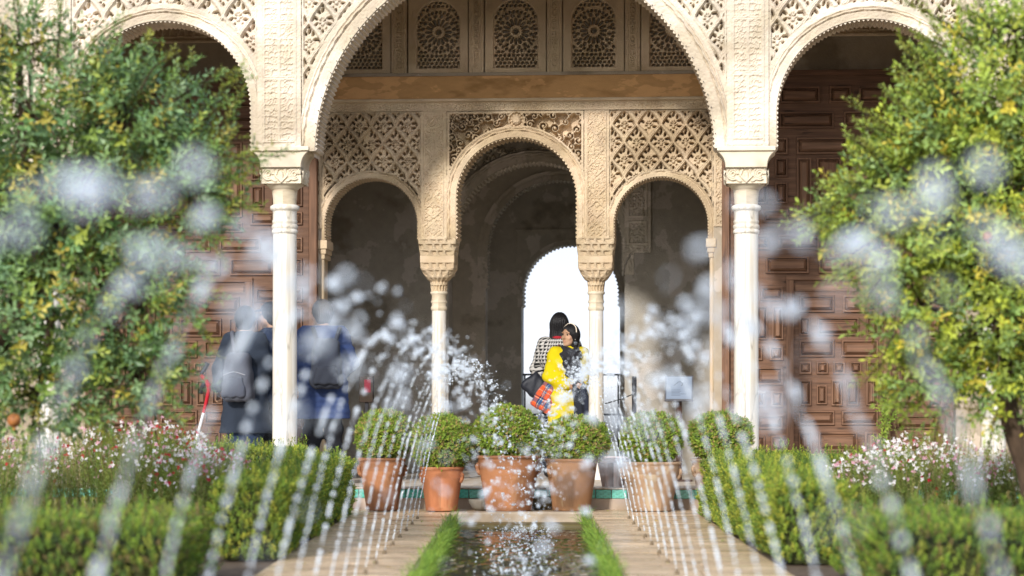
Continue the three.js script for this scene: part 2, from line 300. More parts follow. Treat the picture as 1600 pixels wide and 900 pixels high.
// hole for an arch in a wall shape
function archHole(cx, cy, r, y0) { const h = new THREE.Path(); h.moveTo(cx - r, y0); h.lineTo(cx - r, cy); for (let k = 0; k <= 40; k++) { const a = Math.PI - k / 40 * Math.PI; h.lineTo(cx + Math.cos(a) * r, cy + Math.sin(a) * r); } h.lineTo(cx + r, y0); h.closePath(); return h; }
const archCut = (cx, cy, r, y0) => (c) => { c.moveTo(cx - r, y0); c.lineTo(cx - r, cy); for (let k = 0; k <= 60; k++) { const a = Math.PI - k / 60 * Math.PI; c.lineTo(cx + Math.cos(a) * r, cy + Math.sin(a) * r); } c.lineTo(cx + r, y0); c.closePath(); };
function wallShape(x0, x1, y0, y1, holes, z0, z1) {
  const s = new THREE.Shape([[x0, y0], [x1, y0], [x1, y1], [x0, y1]].map(([a, b]) => new THREE.Vector2(a, b)));
  s.holes = holes;
  return metreUV(new THREE.ExtrudeGeometry(s, { depth: z1 - z0, bevelEnabled: false }).translate(0, 0, z0));
}
// square-to-round block with rows of niches: prof = [[y, half width, roundness 0 square..1 round], ...] top to bottom
function capitalBody(cx, cz, prof, rows, depth, na = 96, ny = 60) {
  const pos = [], uv = [], idx = [], y0 = prof[prof.length - 1][0], y1 = prof[0][0];
  for (let j = 0; j <= ny; j++) {
    const y = lerp(y1, y0, j / ny); let k = 0; while (k < prof.length - 2 && prof[k + 1][0] > y) k++;
    const [ya, ha, ra] = prof[k], [yb, hb, rb] = prof[k + 1], t = clamp((ya - y) / (ya - yb || 1), 0, 1), h = lerp(ha, hb, t), rn = lerp(ra, rb, t);
    for (let i = 0; i <= na; i++) {
      const a = i / na * Math.PI * 2, c = Math.cos(a), s = Math.sin(a), sq = 1 / Math.max(Math.abs(c), Math.abs(s));
      let r = h * lerp(Math.min(sq, 1.36), 1, rn);
      const f = (y1 - y) / (y1 - y0);
      if (rows) { const q = f * rows, row = Math.floor(q), v = q - row, m = 16, u = (i / na * m + (row % 2) * 0.5) % 1; const nich = Math.hypot((u - 0.5) * 2, (v - 0.15) * 1.1); r -= depth * (nich < 0.72 ? 1 - 0.3 * nich : 0) * (v > 0.12 ? 1 : 0); }
      pos.push(cx + c * r, y, cz + s * r); uv.push(i / na * h * 6, y);
    }
  }
  for (let j = 0; j < ny; j++) for (let i = 0; i < na; i++) { const a = j * (na + 1) + i, b = a + 1, d = a + na + 1; idx.push(a, b, d, b, d + 1, d); }
  const g = new THREE.BufferGeometry();
  g.setAttribute('position', new THREE.Float32BufferAttribute(pos, 3)); g.setAttribute('uv', new THREE.Float32BufferAttribute(uv, 2)); g.setIndex(idx); g.computeVertexNormals();
  return g;
}
// ---------------------------------------------------------------- ground, platform
const TOP = 0.19;                                             // height of the portico floor
{
  const s = new THREE.Shape([V3(-400, -400), V3(400, -400), V3(400, 60), V3(-400, 60)].map((v) => new THREE.Vector2(v.x, v.y)));
  const hole = new THREE.Path([[-0.72, 8], [0.6, 8], [0.6, -24.95], [-0.72, -24.95]].map(([x, z]) => new THREE.Vector2(x, -z)));
  // garden level, a sheet with the channel cut out of it (shape y is -z)
  const g = new THREE.Shape([[-60, 20], [60, 20], [60, -38], [-60, -38]].map(([x, z]) => new THREE.Vector2(x, -z)));
  g.holes = [hole];
  structure('ground', metreUV(new THREE.ShapeGeometry(g).rotateX(-Math.PI / 2).translate(0, -0.012, 0)), M.soil);
  structure('valley_ground', metreUV(new THREE.PlaneGeometry(9000, 4000).rotateX(-Math.PI / 2).translate(0, -60, -2045)), std(0.34, 0.33, 0.24, { map: rep(T.mottle, 90) }));
  structure('hillside', metreUV(new THREE.PlaneGeometry(120, 62).translate(0, -31.2, -38)), M.soil);
}
const pav = thing('terrace_platform', 'low stone terrace with a band of turquoise tiles along its front edge', 'terrace');
pav.position.copy(ORG); pav.rotation.y = PHI; pav.userData.kind = 'structure';
const PF = 0.55;                                              // platform front, metres before the columns
part('riser', box(-8, 8, -0.02, 0.098, -1, PF), M.pink, pav);
part('floor', box(-8, 8, 0.05, TOP - 0.001, -11, PF - 0.03), M.floor, pav);
{
  const x0 = -8, tw = 0.152, g = [0, 1, 2].map((k) => new RoundedBoxGeometry(tw - 0.006, 0.084, 0.03, 1, 0.005));
  for (let i = 0; i < 105; i++) { const x = x0 + (i + 0.5) * tw; const t = part('tile', g[i % 3], M.teal[Math.floor(hash(i, 3) * 3)], pav); t.position.set(x, 0.143, PF - 0.008 + hash(i, 9) * 0.004); }
  for (let i = 0; i < 20; i++) { const s = part('edge_stone', rbox(-8 + i * 0.8 + 0.003, -8 + (i + 1) * 0.8 - 0.003, TOP - 0.002, TOP + 0.012, PF - 0.4, PF + 0.012, 0.005), M.floor, pav); }
}

// ---------------------------------------------------------------- the portico's carved front
const front = palace('portico_front', 'sunlit carved plaster front of the portico with three round arches on slender white columns', 'arcade');
const TH = 0.5;                                               // thickness of the front
const A0 = { cx: X(803, 0), cy: Y(241, 0), r: (X(1115, 0) - X(490, 0)) / 2 };
const A1 = { cx: X(255, 0), cy: Y(172, 0, 255), r: X(393, 0) - X(255, 0) };
const A2 = { cx: X(1360, 0), cy: Y(176, 0, 1360), r: X(1360, 0) - X(1213, 0) };
const FOOT = Y(234, 0), TOPY = Y(-34, 0), XL = X(-30, 0), XR = X(1630, 0);
{
  const holes = [A0, A1, A2].map((a) => archHole(a.cx, a.cy, a.r + 0.03, FOOT - 0.05));
  // cut the wall's foot open: below the springing only the piers remain, so the wall starts at the capitals
  part('wall', wallShape(XL - 1, XR + 1, FOOT - 0.06, TOPY + 0.3, [], -TH, -0.16).clone && (() => {
    const s = new THREE.Shape(), pts = [];
    const foot = FOOT;
    pts.push([XL - 2.5, foot]);
    for (const a of [A1, A0, A2]) { const r = a.r + 0.03; pts.push([a.cx - r, foot]); for (let k = 0; k <= 48; k++) { const t = Math.PI - k / 48 * Math.PI; pts.push([a.cx + Math.cos(t) * r, a.cy + Math.sin(t) * r]); } pts.push([a.cx + r, foot]); }
    pts.push([XR + 2.5, foot], [XR + 2.5, 7.6], [XL - 2.5, 7.6]);
    pts.forEach(([x, y], i) => (i ? s.lineTo(x, y) : s.moveTo(x, y)));
    return metreUV(new THREE.ExtrudeGeometry(s, { depth: TH - 0.13, bevelEnabled: false }).translate(0, 0, -TH));
  })(), M.stucco, front);
  part('upper_wall', box(XL - 2.5, XR + 2.5, TOPY, 7.6, -0.12, 0.0), M.stucco, front);
  const bw = 0.17;
  archBand(front, A0.cx, A0.cy, A0.r, FOOT, bw, 0, TH, M.stucco, 11, 0.046);
  archBand(front, A1.cx, A1.cy, A1.r, FOOT, 0.125, 0, TH, M.stucco, 12, 0.045);
  archBand(front, A2.cx, A2.cy, A2.r, FOOT, 0.125, 0, TH, M.stucco, 13, 0.045);
  // small iron pins along the edge of the great arch
  const pins = [];
  for (let k = 0; k < 46; k++) { const a = Math.PI * (0.03 + 0.94 * k / 45); pins.push(new THREE.CylinderGeometry(0.0045, 0.0045, 0.035, 6).rotateX(Math.PI / 2).translate(A0.cx + Math.cos(a) * (A0.r + 0.012), A0.cy + Math.sin(a) * (A0.r + 0.012), 0.03)); }
  part('iron_pin', pins, M.iron, front, 'stuff');
  // spandrels
  const pl0 = X(403, 0), pl1 = X(471, 0), pr0 = X(1136, 0), pr1 = X(1201, 0);
  const sp = (x0, x1, y0, y1, w, h, ox, oy, arcs, ppm) => part('spandrel_panel', carved(x0, x1, y0, y1, ppm, 0.13, (c) => {
    sebka(c, x0, x1, y0, y1, w, h, ox, oy);
    c.strokeStyle = grey(0.9); c.lineWidth = 0.03; c.strokeRect(x0 + 0.012, y0 + 0.012, x1 - x0 - 0.024, y1 - y0 - 0.024);
    for (const a of arcs) { line(c, [...Array(61)].map((_, k) => { const t = Math.PI * k / 60; return [a.cx + Math.cos(t) * (a.r + a.w + 0.02), a.cy + Math.sin(t) * (a.r + a.w + 0.02)]; }), 0.06, 0.85); erase(c, archCut(a.cx, a.cy, a.r + a.w - 0.012, FOOT - 1)); }
  }, flat(0)), M.stucco, front);
  const wa = { ...A0, w: bw }, wb = { ...A1, w: 0.125 }, wc = { ...A2, w: 0.125 };
  sp(pl1, pr0, FOOT, TOPY, 0.27, 0.42, A0.cx, A0.cy + A0.r + 0.2, [wa], 130);
  sp(X(112, 0), pl0, FOOT, TOPY, 0.3, 0.46, A1.cx, A1.cy + A1.r + 0.27, [wb], 130);
  sp(pr1, X(1508, 0), FOOT, TOPY, 0.3, 0.46, A2.cx, A2.cy + A2.r + 0.27, [wc], 130);
  // pilaster strips with carved writing
  const strip = (x0, x1, seed) => part('pilaster_panel', carved(x0, x1, FOOT, TOPY, 150, 0.05, (c) => {
    const w = x1 - x0, m = w * 0.16;
    curls(c, x0, x1, FOOT, TOPY, 0.03, 0.86, 0.72, seed + 5, false);
    c.fillStyle = grey(0.76); c.fillRect(x0, FOOT, m * 0.6, 3); c.fillRect(x1 - m * 0.6, FOOT, m * 0.6, 3);
    line(c, [[x0 + m * 0.75, FOOT], [x0 + m * 0.75, TOPY]], 0.012, 1); line(c, [[x1 - m * 0.75, FOOT], [x1 - m * 0.75, TOPY]], 0.012, 1);
    const xm = (x0 + x1) / 2;
    let y = FOOT + 0.09, k = 0;
    while (y < TOPY - 0.1) { const h = k % 2 ? 0.52 : 0.62; writing(c, x0 + m, xm - 0.008, y, y + h, seed + k); writing(c, xm + 0.008, x1 - m, y, y + h, seed + 50 + k); for (const [a, b] of [[x0 + m, xm - 0.008], [xm + 0.008, x1 - m]]) { c.strokeStyle = grey(0.98); c.lineWidth = 0.014; c.strokeRect(a, y, b - a, h); } y += h + 0.02; k++; }
    line(c, [[x0, FOOT + 0.035], [x1, FOOT + 0.035]], 0.03, 0.9);
  }, flat(0.035)), M.stucco, front);
  strip(pl0, pl1, 101); strip(pr0, pr1, 202); strip(X(40, 0), X(112, 0), 303); strip(X(1508, 0), X(1580, 0), 404);
  part('end_panel', box(XL - 2.5, X(40, 0), FOOT, TOPY, -0.13, 0), M.stucco, front); part('end_panel', box(X(1580, 0), XR + 2.5, FOOT, TOPY, -0.13, 0), M.stucco, front);
}
// white marble column with its capital
function column(parent, px, d, sh, rowsOuter) {
  const col = new THREE.Group(); col.name = 'column'; parent.add(col);
  const x = X(px, d), z = -d, yy = (p) => Y(p, d, px), k = F / (26.3 + d), w = (p) => p / k;
  const P = (pts) => lathe(pts.map(([p, y]) => [w(p), yy(y)])).translate(x, 0, z);
  part('base', [lathe([[0, TOP], [w(30), TOP], [w(30), TOP + 0.06], [w(26), TOP + 0.08], [w(27), TOP + 0.11], [w(22), TOP + 0.14], [w(21), TOP + 0.17], [w(19.5), TOP + 0.19]]).translate(x, 0, z)], M.marble, col);
  part('shaft', lathe([[w(19.6), TOP + 0.185], [w(19.2), 1.2], [w(18.6), yy(364)]].map(([r, y]) => [r, y])).translate(x, 0, z), M.marble, col);
  part('necking', P([[17.5, 366], [20, 365], [20.6, 362], [20, 359.5], [18.8, 358.5], [20.4, 356.5], [20.8, 354], [20, 351.5], [18.6, 350.5], [19.8, 348], [20, 345.5], [18.9, 344], [18.9, 331], [20, 329.5], [22.4, 328], [23.2, 325], [22.6, 322.4], [20, 321], [18.6, 320]]), M.marble, col);
  // basket, carved block and slab
  part('capital', [
    P([[18.2, 321], [18.5, 312], [19.4, 303], [20.6, 296], [22, 293]]),
    capitalBody(x, z, [[yy(264), w(31), 0], [yy(267), w(31.5), 0], [yy(284), w(31), 0.1], [yy(290), w(28), 0.35], [yy(296), w(22), 0.8], [yy(299), w(18), 1]], 0, 0, 96, 30),
  ], M.capital, col);
  const face = (rot) => { const g = carved(-w(31), w(31), yy(289), yy(265.5), 190, 0.05, (c) => {
    const h = yy(265.5) - yy(289), y0 = yy(289), a = w(31);
    c.fillStyle = grey(0.55); c.fillRect(-a, y0, 2 * a, h);
    for (const s of [-1, 1]) { for (let q = 0; q < 3; q++) { c.strokeStyle = grey(0.98); c.lineWidth = 0.016; c.beginPath(); c.arc(s * a * 0.66, y0 + h * 0.62, a * (0.3 - 0.1 * q), 0, 5.2); c.stroke(); } line(c, [[0, y0 + h * 0.1], [s * a * 0.3, y0 + h * 0.5], [s * a * 0.18, y0 + h * 0.9]], 0.02, 0.95); ell(c, s * a * 0.4, y0 + h * 0.24, a * 0.2, h * 0.1, s * 0.6, 0.9); }
    ell(c, 0, y0 + h * 0.5, a * 0.11, h * 0.33, 0, 1); line(c, [[-a, y0 + h * 0.95], [a, y0 + h * 0.95]], 0.016, 1);
  }, (u, v, e) => { const cz = w(31) + 0.012 + e; return [x + u * Math.cos(rot) + cz * Math.sin(rot), v, z - u * Math.sin(rot) + cz * Math.cos(rot)]; }); return g; };
  part('carved_face', [face(0), face(Math.PI / 2), face(-Math.PI / 2), face(Math.PI)], M.capital, col);
  // impost: cavetto corbels along the wall, slab on top
  const s = new THREE.Shape(); s.moveTo(-w(31), yy(264)); s.lineTo(w(31), yy(264)); s.quadraticCurveTo(w(31), yy(248), w(43), yy(240)); s.lineTo(w(43), yy(233)); s.lineTo(-w(43), yy(233)); s.lineTo(-w(43), yy(240)); s.quadraticCurveTo(-w(31), yy(248), -w(31), yy(264));
  part('impost', metreUV(new THREE.ExtrudeGeometry(s, { depth: 0.5, bevelEnabled: true, bevelSize: 0.006, bevelThickness: 0.006, bevelSegments: 1 }).translate(x, 0, z - 0.25)), M.capital, col);
  part('slab', rbox(x - w(45), x + w(45), yy(239.5), yy(232.5), z - 0.27, z + 0.285, 0.008), M.capital, col);
  return col;
}
column(front, 445, 0.24); column(front, 1166, 0.24); column(front, 76, 0.24); column(front, 1552, 0.24);

// ---------------------------------------------------------------- inner arcade
const DI = 2.3, XI = (p) => X(p, DI), YI = (p, q = 805) => Y(p, DI, q), SI = F / (26.3 + DI), WI = (p) => p / SI;
const inner = palace('inner_arcade', 'triple arch of carved tan plaster on two thin columns behind the portico', 'arcade');
const B0 = { cx: XI(807), cy: YI(309), r: WI(95), w: 0.1 }, B1 = { cx: XI(580), cy: YI(350), r: WI(74), w: 0.075 }, B2 = { cx: XI(1033), cy: YI(351), r: WI(74), w: 0.075 };
const IF = YI(374);                                          // foot of the arch bands
const WIN = [[525, 600], [648, 721], [768, 843], [890, 965], [1012, 1086]];
{
  const x0 = XI(478), x1 = XI(1141), holes = [];
  const full = new THREE.Shape(); const pts = [[x0, TOP]];
  // jambs of the side arches are thin pilasters; between the arches the wall stops above the capitals
  pts[0] = [x0, TOP];
  pts.push([B1.cx - B1.r - 0.03, TOP]);
  for (const a of [B1, B0, B2]) { const r = a.r + 0.03; pts.push([a.cx - r, a === B1 ? TOP : IF]); for (let k = 0; k <= 40; k++) { const t = Math.PI - k / 40 * Math.PI; pts.push([a.cx + Math.cos(t) * r, a.cy + Math.sin(t) * r]); } pts.push([a.cx + r, a === B2 ? TOP : IF]); }
  pts.push([x1, TOP], [x1, 6.1], [x0, 6.1]);
  pts.forEach(([x, y], i) => (i ? full.lineTo(x, y) : full.moveTo(x, y)));
  for (const [a, b] of WIN) { const h = new THREE.Path(); const xa = XI(a - 3), xb = XI(b + 3); h.moveTo(xa, YI(110)); h.lineTo(xb, YI(110)); h.lineTo(xb, YI(-14)); h.lineTo(xa, YI(-14)); h.closePath(); full.holes.push(h); }
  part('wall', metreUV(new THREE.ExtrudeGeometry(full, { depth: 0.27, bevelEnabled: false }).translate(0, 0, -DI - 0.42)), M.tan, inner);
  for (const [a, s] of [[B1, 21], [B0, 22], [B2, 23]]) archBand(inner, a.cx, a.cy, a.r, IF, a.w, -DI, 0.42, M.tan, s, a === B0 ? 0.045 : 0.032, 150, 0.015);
  const panel = (name, a, b, c, d, D, draw, ppm = 150, z = 0, arcs = []) => {
    const xa = XI(a), xb = XI(b), ya = YI(d), yb = YI(c);
    return part(name, carved(xa, xb, ya, yb, ppm, D, (q) => { draw(q, xa, xb, ya, yb); for (const r of arcs) erase(q, archCut(r.cx, r.cy, r.r + r.w - 0.008, ya - 2)); }, flat(-DI + z)), M.tan, inner);
  };
  const frame = (q, xa, xb, ya, yb, lw = 0.03) => { q.strokeStyle = grey(0.92); q.lineWidth = lw; q.strokeRect(xa + lw / 2, ya + lw / 2, xb - xa - lw, yb - ya - lw); };
  const net = (cx) => (q, xa, xb, ya, yb) => { sebka(q, xa, xb, ya, yb, WI(38.2), WI(55), cx, yb - WI(22)); q.fillStyle = grey(0.8); q.fillRect(xa, ya, 0.02, 5); q.fillRect(xb - 0.02, ya, 0.02, 5); q.fillRect(xa, yb - 0.02, 5, 0.05); };
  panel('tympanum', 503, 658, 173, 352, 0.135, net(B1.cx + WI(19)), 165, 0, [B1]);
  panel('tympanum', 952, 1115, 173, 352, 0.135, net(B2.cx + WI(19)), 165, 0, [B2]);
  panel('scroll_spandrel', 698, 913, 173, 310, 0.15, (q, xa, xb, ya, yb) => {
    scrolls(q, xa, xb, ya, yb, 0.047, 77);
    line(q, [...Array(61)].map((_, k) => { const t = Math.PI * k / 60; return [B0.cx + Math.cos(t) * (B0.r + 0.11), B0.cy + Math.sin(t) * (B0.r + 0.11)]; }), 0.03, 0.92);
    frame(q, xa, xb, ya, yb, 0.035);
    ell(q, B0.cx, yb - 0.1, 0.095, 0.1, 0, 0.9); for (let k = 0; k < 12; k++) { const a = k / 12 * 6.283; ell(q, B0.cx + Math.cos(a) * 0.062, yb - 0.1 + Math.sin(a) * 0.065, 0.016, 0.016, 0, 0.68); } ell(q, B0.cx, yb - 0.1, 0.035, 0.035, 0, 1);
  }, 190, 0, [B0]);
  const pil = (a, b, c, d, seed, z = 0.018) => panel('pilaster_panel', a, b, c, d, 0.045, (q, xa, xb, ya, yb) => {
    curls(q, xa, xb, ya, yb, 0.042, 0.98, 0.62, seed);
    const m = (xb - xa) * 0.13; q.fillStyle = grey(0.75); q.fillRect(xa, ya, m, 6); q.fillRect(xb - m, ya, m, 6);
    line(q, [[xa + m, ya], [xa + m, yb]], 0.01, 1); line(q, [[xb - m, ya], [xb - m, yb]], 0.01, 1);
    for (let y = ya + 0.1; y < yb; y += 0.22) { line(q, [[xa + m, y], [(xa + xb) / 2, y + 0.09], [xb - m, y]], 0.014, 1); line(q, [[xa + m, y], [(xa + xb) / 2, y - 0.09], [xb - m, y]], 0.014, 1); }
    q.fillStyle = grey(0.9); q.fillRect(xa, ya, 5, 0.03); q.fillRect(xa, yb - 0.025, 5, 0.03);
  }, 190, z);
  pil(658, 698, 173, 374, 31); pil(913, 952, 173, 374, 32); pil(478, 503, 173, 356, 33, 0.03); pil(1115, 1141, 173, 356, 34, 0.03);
  for (const [a, b] of [[478, 503], [1115, 1141]]) part('jamb', rbox(XI(a), XI(b), TOP, YI(356), -DI - 0.12, -DI + 0.022, 0.008), M.plaster, inner);
  for (const [a, b, s] of [[497, 512, 1], [1103, 1119, -1]]) { part('jamb_capital', [rbox(XI(a), XI(b), YI(388), YI(374), -DI - 0.4, -DI + 0.045, 0.01), rbox(XI(a + 2), XI(b - 2), YI(396), YI(388), -DI - 0.4, -DI + 0.03, 0.01), rbox(XI(a + 4), XI(b - 4), YI(404), YI(396), -DI - 0.4, -DI + 0.02, 0.01)], M.tan, inner); part('jamb_column', lathe([[0.03, TOP], [0.03, YI(402)]], 16).translate(XI((a + b) / 2 - s * 2), 0, -DI - 0.02), M.tan, inner); }
  // cornice, beam, window row
  panel('frieze', 478, 1141, 159, 173, 0.03, (q, xa, xb, ya, yb) => { curls(q, xa, xb, ya, yb, 0.035, 1, 0.6, 35, false); q.fillStyle = grey(1); q.fillRect(xa, yb - 0.014, 9, 0.02); q.fillRect(xa, ya, 9, 0.012); }, 170, 0.035);
  part('cornice', rbox(XI(478), XI(1141), YI(159), YI(154.5), -DI - 0.1, -DI + 0.09, 0.006), M.tan, inner);
  part('beam', rbox(XI(474), XI(1145), YI(154.7), YI(118.5), -DI - 0.1, -DI + 0.055, 0.01), M.ochreBeam, inner);
  part('cornice', rbox(XI(478), XI(1141), YI(118.7), YI(113), -DI - 0.1, -DI + 0.03, 0.005), M.plaster, inner);
  const seg = [478, ...WIN.flat(), 1141];
  for (let i = 0; i < seg.length; i += 2) { const a = seg[i] + (i ? 9 : 0), b = seg[i + 1] - (i < 10 ? 9 : 0); if (b - a > 14) panel('window_pier', a + (i ? 3 : 0), b - (i < 10 ? 3 : 0), -26, 113, 0.04, (q, xa, xb, ya, yb) => { q.fillStyle = grey(0.78); q.fillRect(xa, ya, xb - xa, yb - ya); curls(q, xa + 0.055, xb - 0.055, ya + 0.05, yb, 0.03, 1, 0.55, 60 + i); line(q, [[xa + 0.03, ya], [xa + 0.03, yb]], 0.012, 1); line(q, [[xb - 0.03, ya], [xb - 0.03, yb]], 0.012, 1); }, 190, 0.02); }
  for (const [a, b] of WIN) {
    const win = new THREE.Group(); win.name = 'window'; inner.add(win);
    const xa = XI(a), xb = XI(b), ya = YI(107.5), yb = YI(-8), cx = (xa + xb) / 2, r = (xb - xa) / 2, cy = YI(34);
    const sc = WI(1);
    part('lattice', carved(xa, xb, ya, yb, 230, 0.075, (q) => {
      q.fillStyle = grey(0.9); q.fillRect(xa, ya, 9, 9);
      const ox = cx, oy = YI(48), v = 0;
      ell(q, ox, oy, 4.6 * sc, 4.6 * sc, 0, v);
      for (let k = 0; k < 16; k++) { const t = k / 16 * Math.PI * 2; line(q, [[ox + Math.cos(t) * 11.2 * sc, oy + Math.sin(t) * 11.2 * sc], [ox + Math.cos(t) * 14 * sc, oy + Math.sin(t) * 14 * sc]], 2.9 * sc, v); line(q, [[ox + Math.cos(t) * 13 * sc, oy + Math.sin(t) * 13 * sc], [ox + Math.cos(t) * 19 * sc, oy + Math.sin(t) * 19 * sc]], 4.1 * sc, v); }
      const inside = (x, y, m) => Math.abs(x - cx) < r - m && y > ya + m * 0.6 && (y < cy || Math.hypot(x - cx, y - cy) < r - m * 0.7);
      for (const [rad, n, s, ph] of [[25.2, 16, 2.7, 0.5], [31.2, 32, 2.1, 0.5]]) for (let k = 0; k < n; k++) { const t = (k + ph) / n * Math.PI * 2, X0 = ox + Math.cos(t) * rad * sc, Y0 = oy + Math.sin(t) * rad * sc; if (inside(X0, Y0, 3.6 * sc)) ell(q, X0, Y0, s * 1.2 * sc, s * 0.95 * sc, t, v); }
      for (let j = 0; j < 20; j++) for (let i = -6; i <= 6; i++) { const X0 = cx + (i + (j & 1 ? 0.5 : 0)) * 6.9 * sc, Y0 = ya + (4 + j * 6.0) * sc; if (Math.hypot(X0 - ox, Y0 - oy) < 36.5 * sc || !inside(X0, Y0, 3.4 * sc)) continue; const k = (i * 3 + j * 5 + 60) % 4; ell(q, X0, Y0, [2.6, 2.3, 1.7, 2.5][k] * sc, [2.2, 2.6, 2.7, 1.7][k] * sc, 0, v); }
    }, flat(-DI - 0.045), true), M.tan, win);
    const s = new THREE.Shape([[xa - WI(9), ya - WI(5)], [xb + WI(9), ya - WI(5)], [xb + WI(9), YI(-26)], [xa - WI(9), YI(-26)]].map((p) => new THREE.Vector2(...p)));
    s.holes = [archHole(cx, cy, r - 0.008, ya)];
    part('frame', metreUV(new THREE.ExtrudeGeometry(s, { depth: 0.05, bevelEnabled: true, bevelSize: 0.012, bevelThickness: 0.012, bevelSegments: 2, curveSegments: 20 }).translate(0, 0, -DI - 0.05)), M.tan, win);
  }
  // two thin columns
  for (const px of [686, 931.5]) {
    const col = new THREE.Group(); col.name = 'column'; inner.add(col);
    const d = DI + 0.18, x = X(px, d), z = -d, yy = (p) => Y(p, d, px), w = (p) => p * (26.3 + d) / F;
    part('impost', capitalBody(x, z, [[yy(373), w(29), 0], [yy(376), w(30.5), 0], [yy(380), w(30), 0], [yy(400), w(27.5), 0.05], [yy(402), w(27), 0.05]], 3, 0.028, 128, 40), M.tan, col);
    part('inscription_block', rbox(x - w(27), x + w(27), yy(412), yy(400), z - w(27), z + w(27), 0.008), M.tan, col);
    part('capital', capitalBody(x, z, [[yy(411.5), w(27), 0], [yy(420), w(27), 0.05], [yy(428), w(24), 0.2], [yy(437), w(18), 0.6], [yy(440), w(14), 1], [yy(455), w(12.5), 1], [yy(457), w(12), 1]], 4, 0.022, 128, 60), M.tan, col);
    part('necking', lathe([[11, 486], [12.5, 484], [12.8, 481], [12, 479], [11.4, 478], [11.4, 474], [12.6, 473], [12.8, 471], [11.6, 469], [11.4, 461], [13, 460], [13.8, 458], [13.4, 456], [11, 455]].map(([r, y]) => [w(r), yy(y)]), 32).translate(x, 0, z), M.capital, col);
    part('shaft', lathe([[w(12), TOP + 0.12], [w(11.6), 1.1], [w(11.2), yy(485)]], 32).translate(x, 0, z), M.marble, col);
    part('base', [rbox(x - w(24), x + w(24), TOP, TOP + 0.07, z - w(24), z + w(24), 0.008), lathe([[w(22), TOP + 0.07], [w(22), TOP + 0.085], [w(16), TOP + 0.1], [w(15), TOP + 0.12], [w(12), TOP + 0.13]], 32).translate(x, 0, z)], M.marble, col);
  }
}
// walls of the portico beside the arcade, its ceiling and ends
{
  const side = palace('portico_side_walls', 'plain plaster side walls and ceiling of the portico around the wooden doors', 'wall');
  side.userData.kind = 'structure';
  const lo = XL - 2.4, hi = XR + 2.4;
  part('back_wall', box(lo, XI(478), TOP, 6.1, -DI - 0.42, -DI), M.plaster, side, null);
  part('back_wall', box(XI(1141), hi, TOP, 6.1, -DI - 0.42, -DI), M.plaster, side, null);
  for (const [a, b, s] of [[60, 474, 91], [1145, 1640, 92]]) part('carved_frieze', carved(XI(a), XI(b), YI(63), YI(20), 120, 0.05, (q) => {
    const xa = XI(a), xb = XI(b), ya = YI(63), yb = YI(20), r = mulberry(s);
    q.fillStyle = grey(0.45); q.fillRect(xa, ya, 9, 9); curls(q, xa, xb, ya, yb, 0.05, 0.66, 0.4, s, false);
    line(q, [[xa, ya + 0.02], [xb, ya + 0.02]], 0.04, 1);
    for (let x = xa; x < xb; x += 0.085) { const h = 0.1 + r() * 0.15; line(q, [[x, ya + 0.07], [x, ya + 0.07 + h], [x + 0.03, ya + 0.07 + h]], 0.016, 1); if (r() < 0.5) { q.strokeStyle = grey(1); q.lineWidth = 0.016; q.beginPath(); q.arc(x + 0.05, ya + 0.11, 0.035, 0, 5); q.stroke(); } line(q, [[x, ya + 0.07], [x + 0.06, ya + 0.07]], 0.016, 1); }
  }, flat(-DI + 0.04)), M.tan, side);
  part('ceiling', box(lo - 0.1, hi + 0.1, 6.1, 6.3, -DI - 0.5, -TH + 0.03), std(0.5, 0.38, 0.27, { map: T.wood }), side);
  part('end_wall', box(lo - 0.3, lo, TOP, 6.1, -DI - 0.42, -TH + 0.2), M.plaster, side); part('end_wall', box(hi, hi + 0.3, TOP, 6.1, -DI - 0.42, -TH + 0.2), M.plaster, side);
  part('roof', box(lo - 0.6, hi + 0.6, 7.6, 7.8, -11.5, 0.5), M.clay[0], side);
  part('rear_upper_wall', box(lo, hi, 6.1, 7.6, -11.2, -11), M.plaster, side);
  part('side_upper_wall', box(lo - 0.3, lo, 6.1, 7.6, -11.2, -TH), M.plaster, side); part('side_upper_wall', box(hi, hi + 0.3, 6.1, 7.6, -11.2, -TH), M.plaster, side);
}

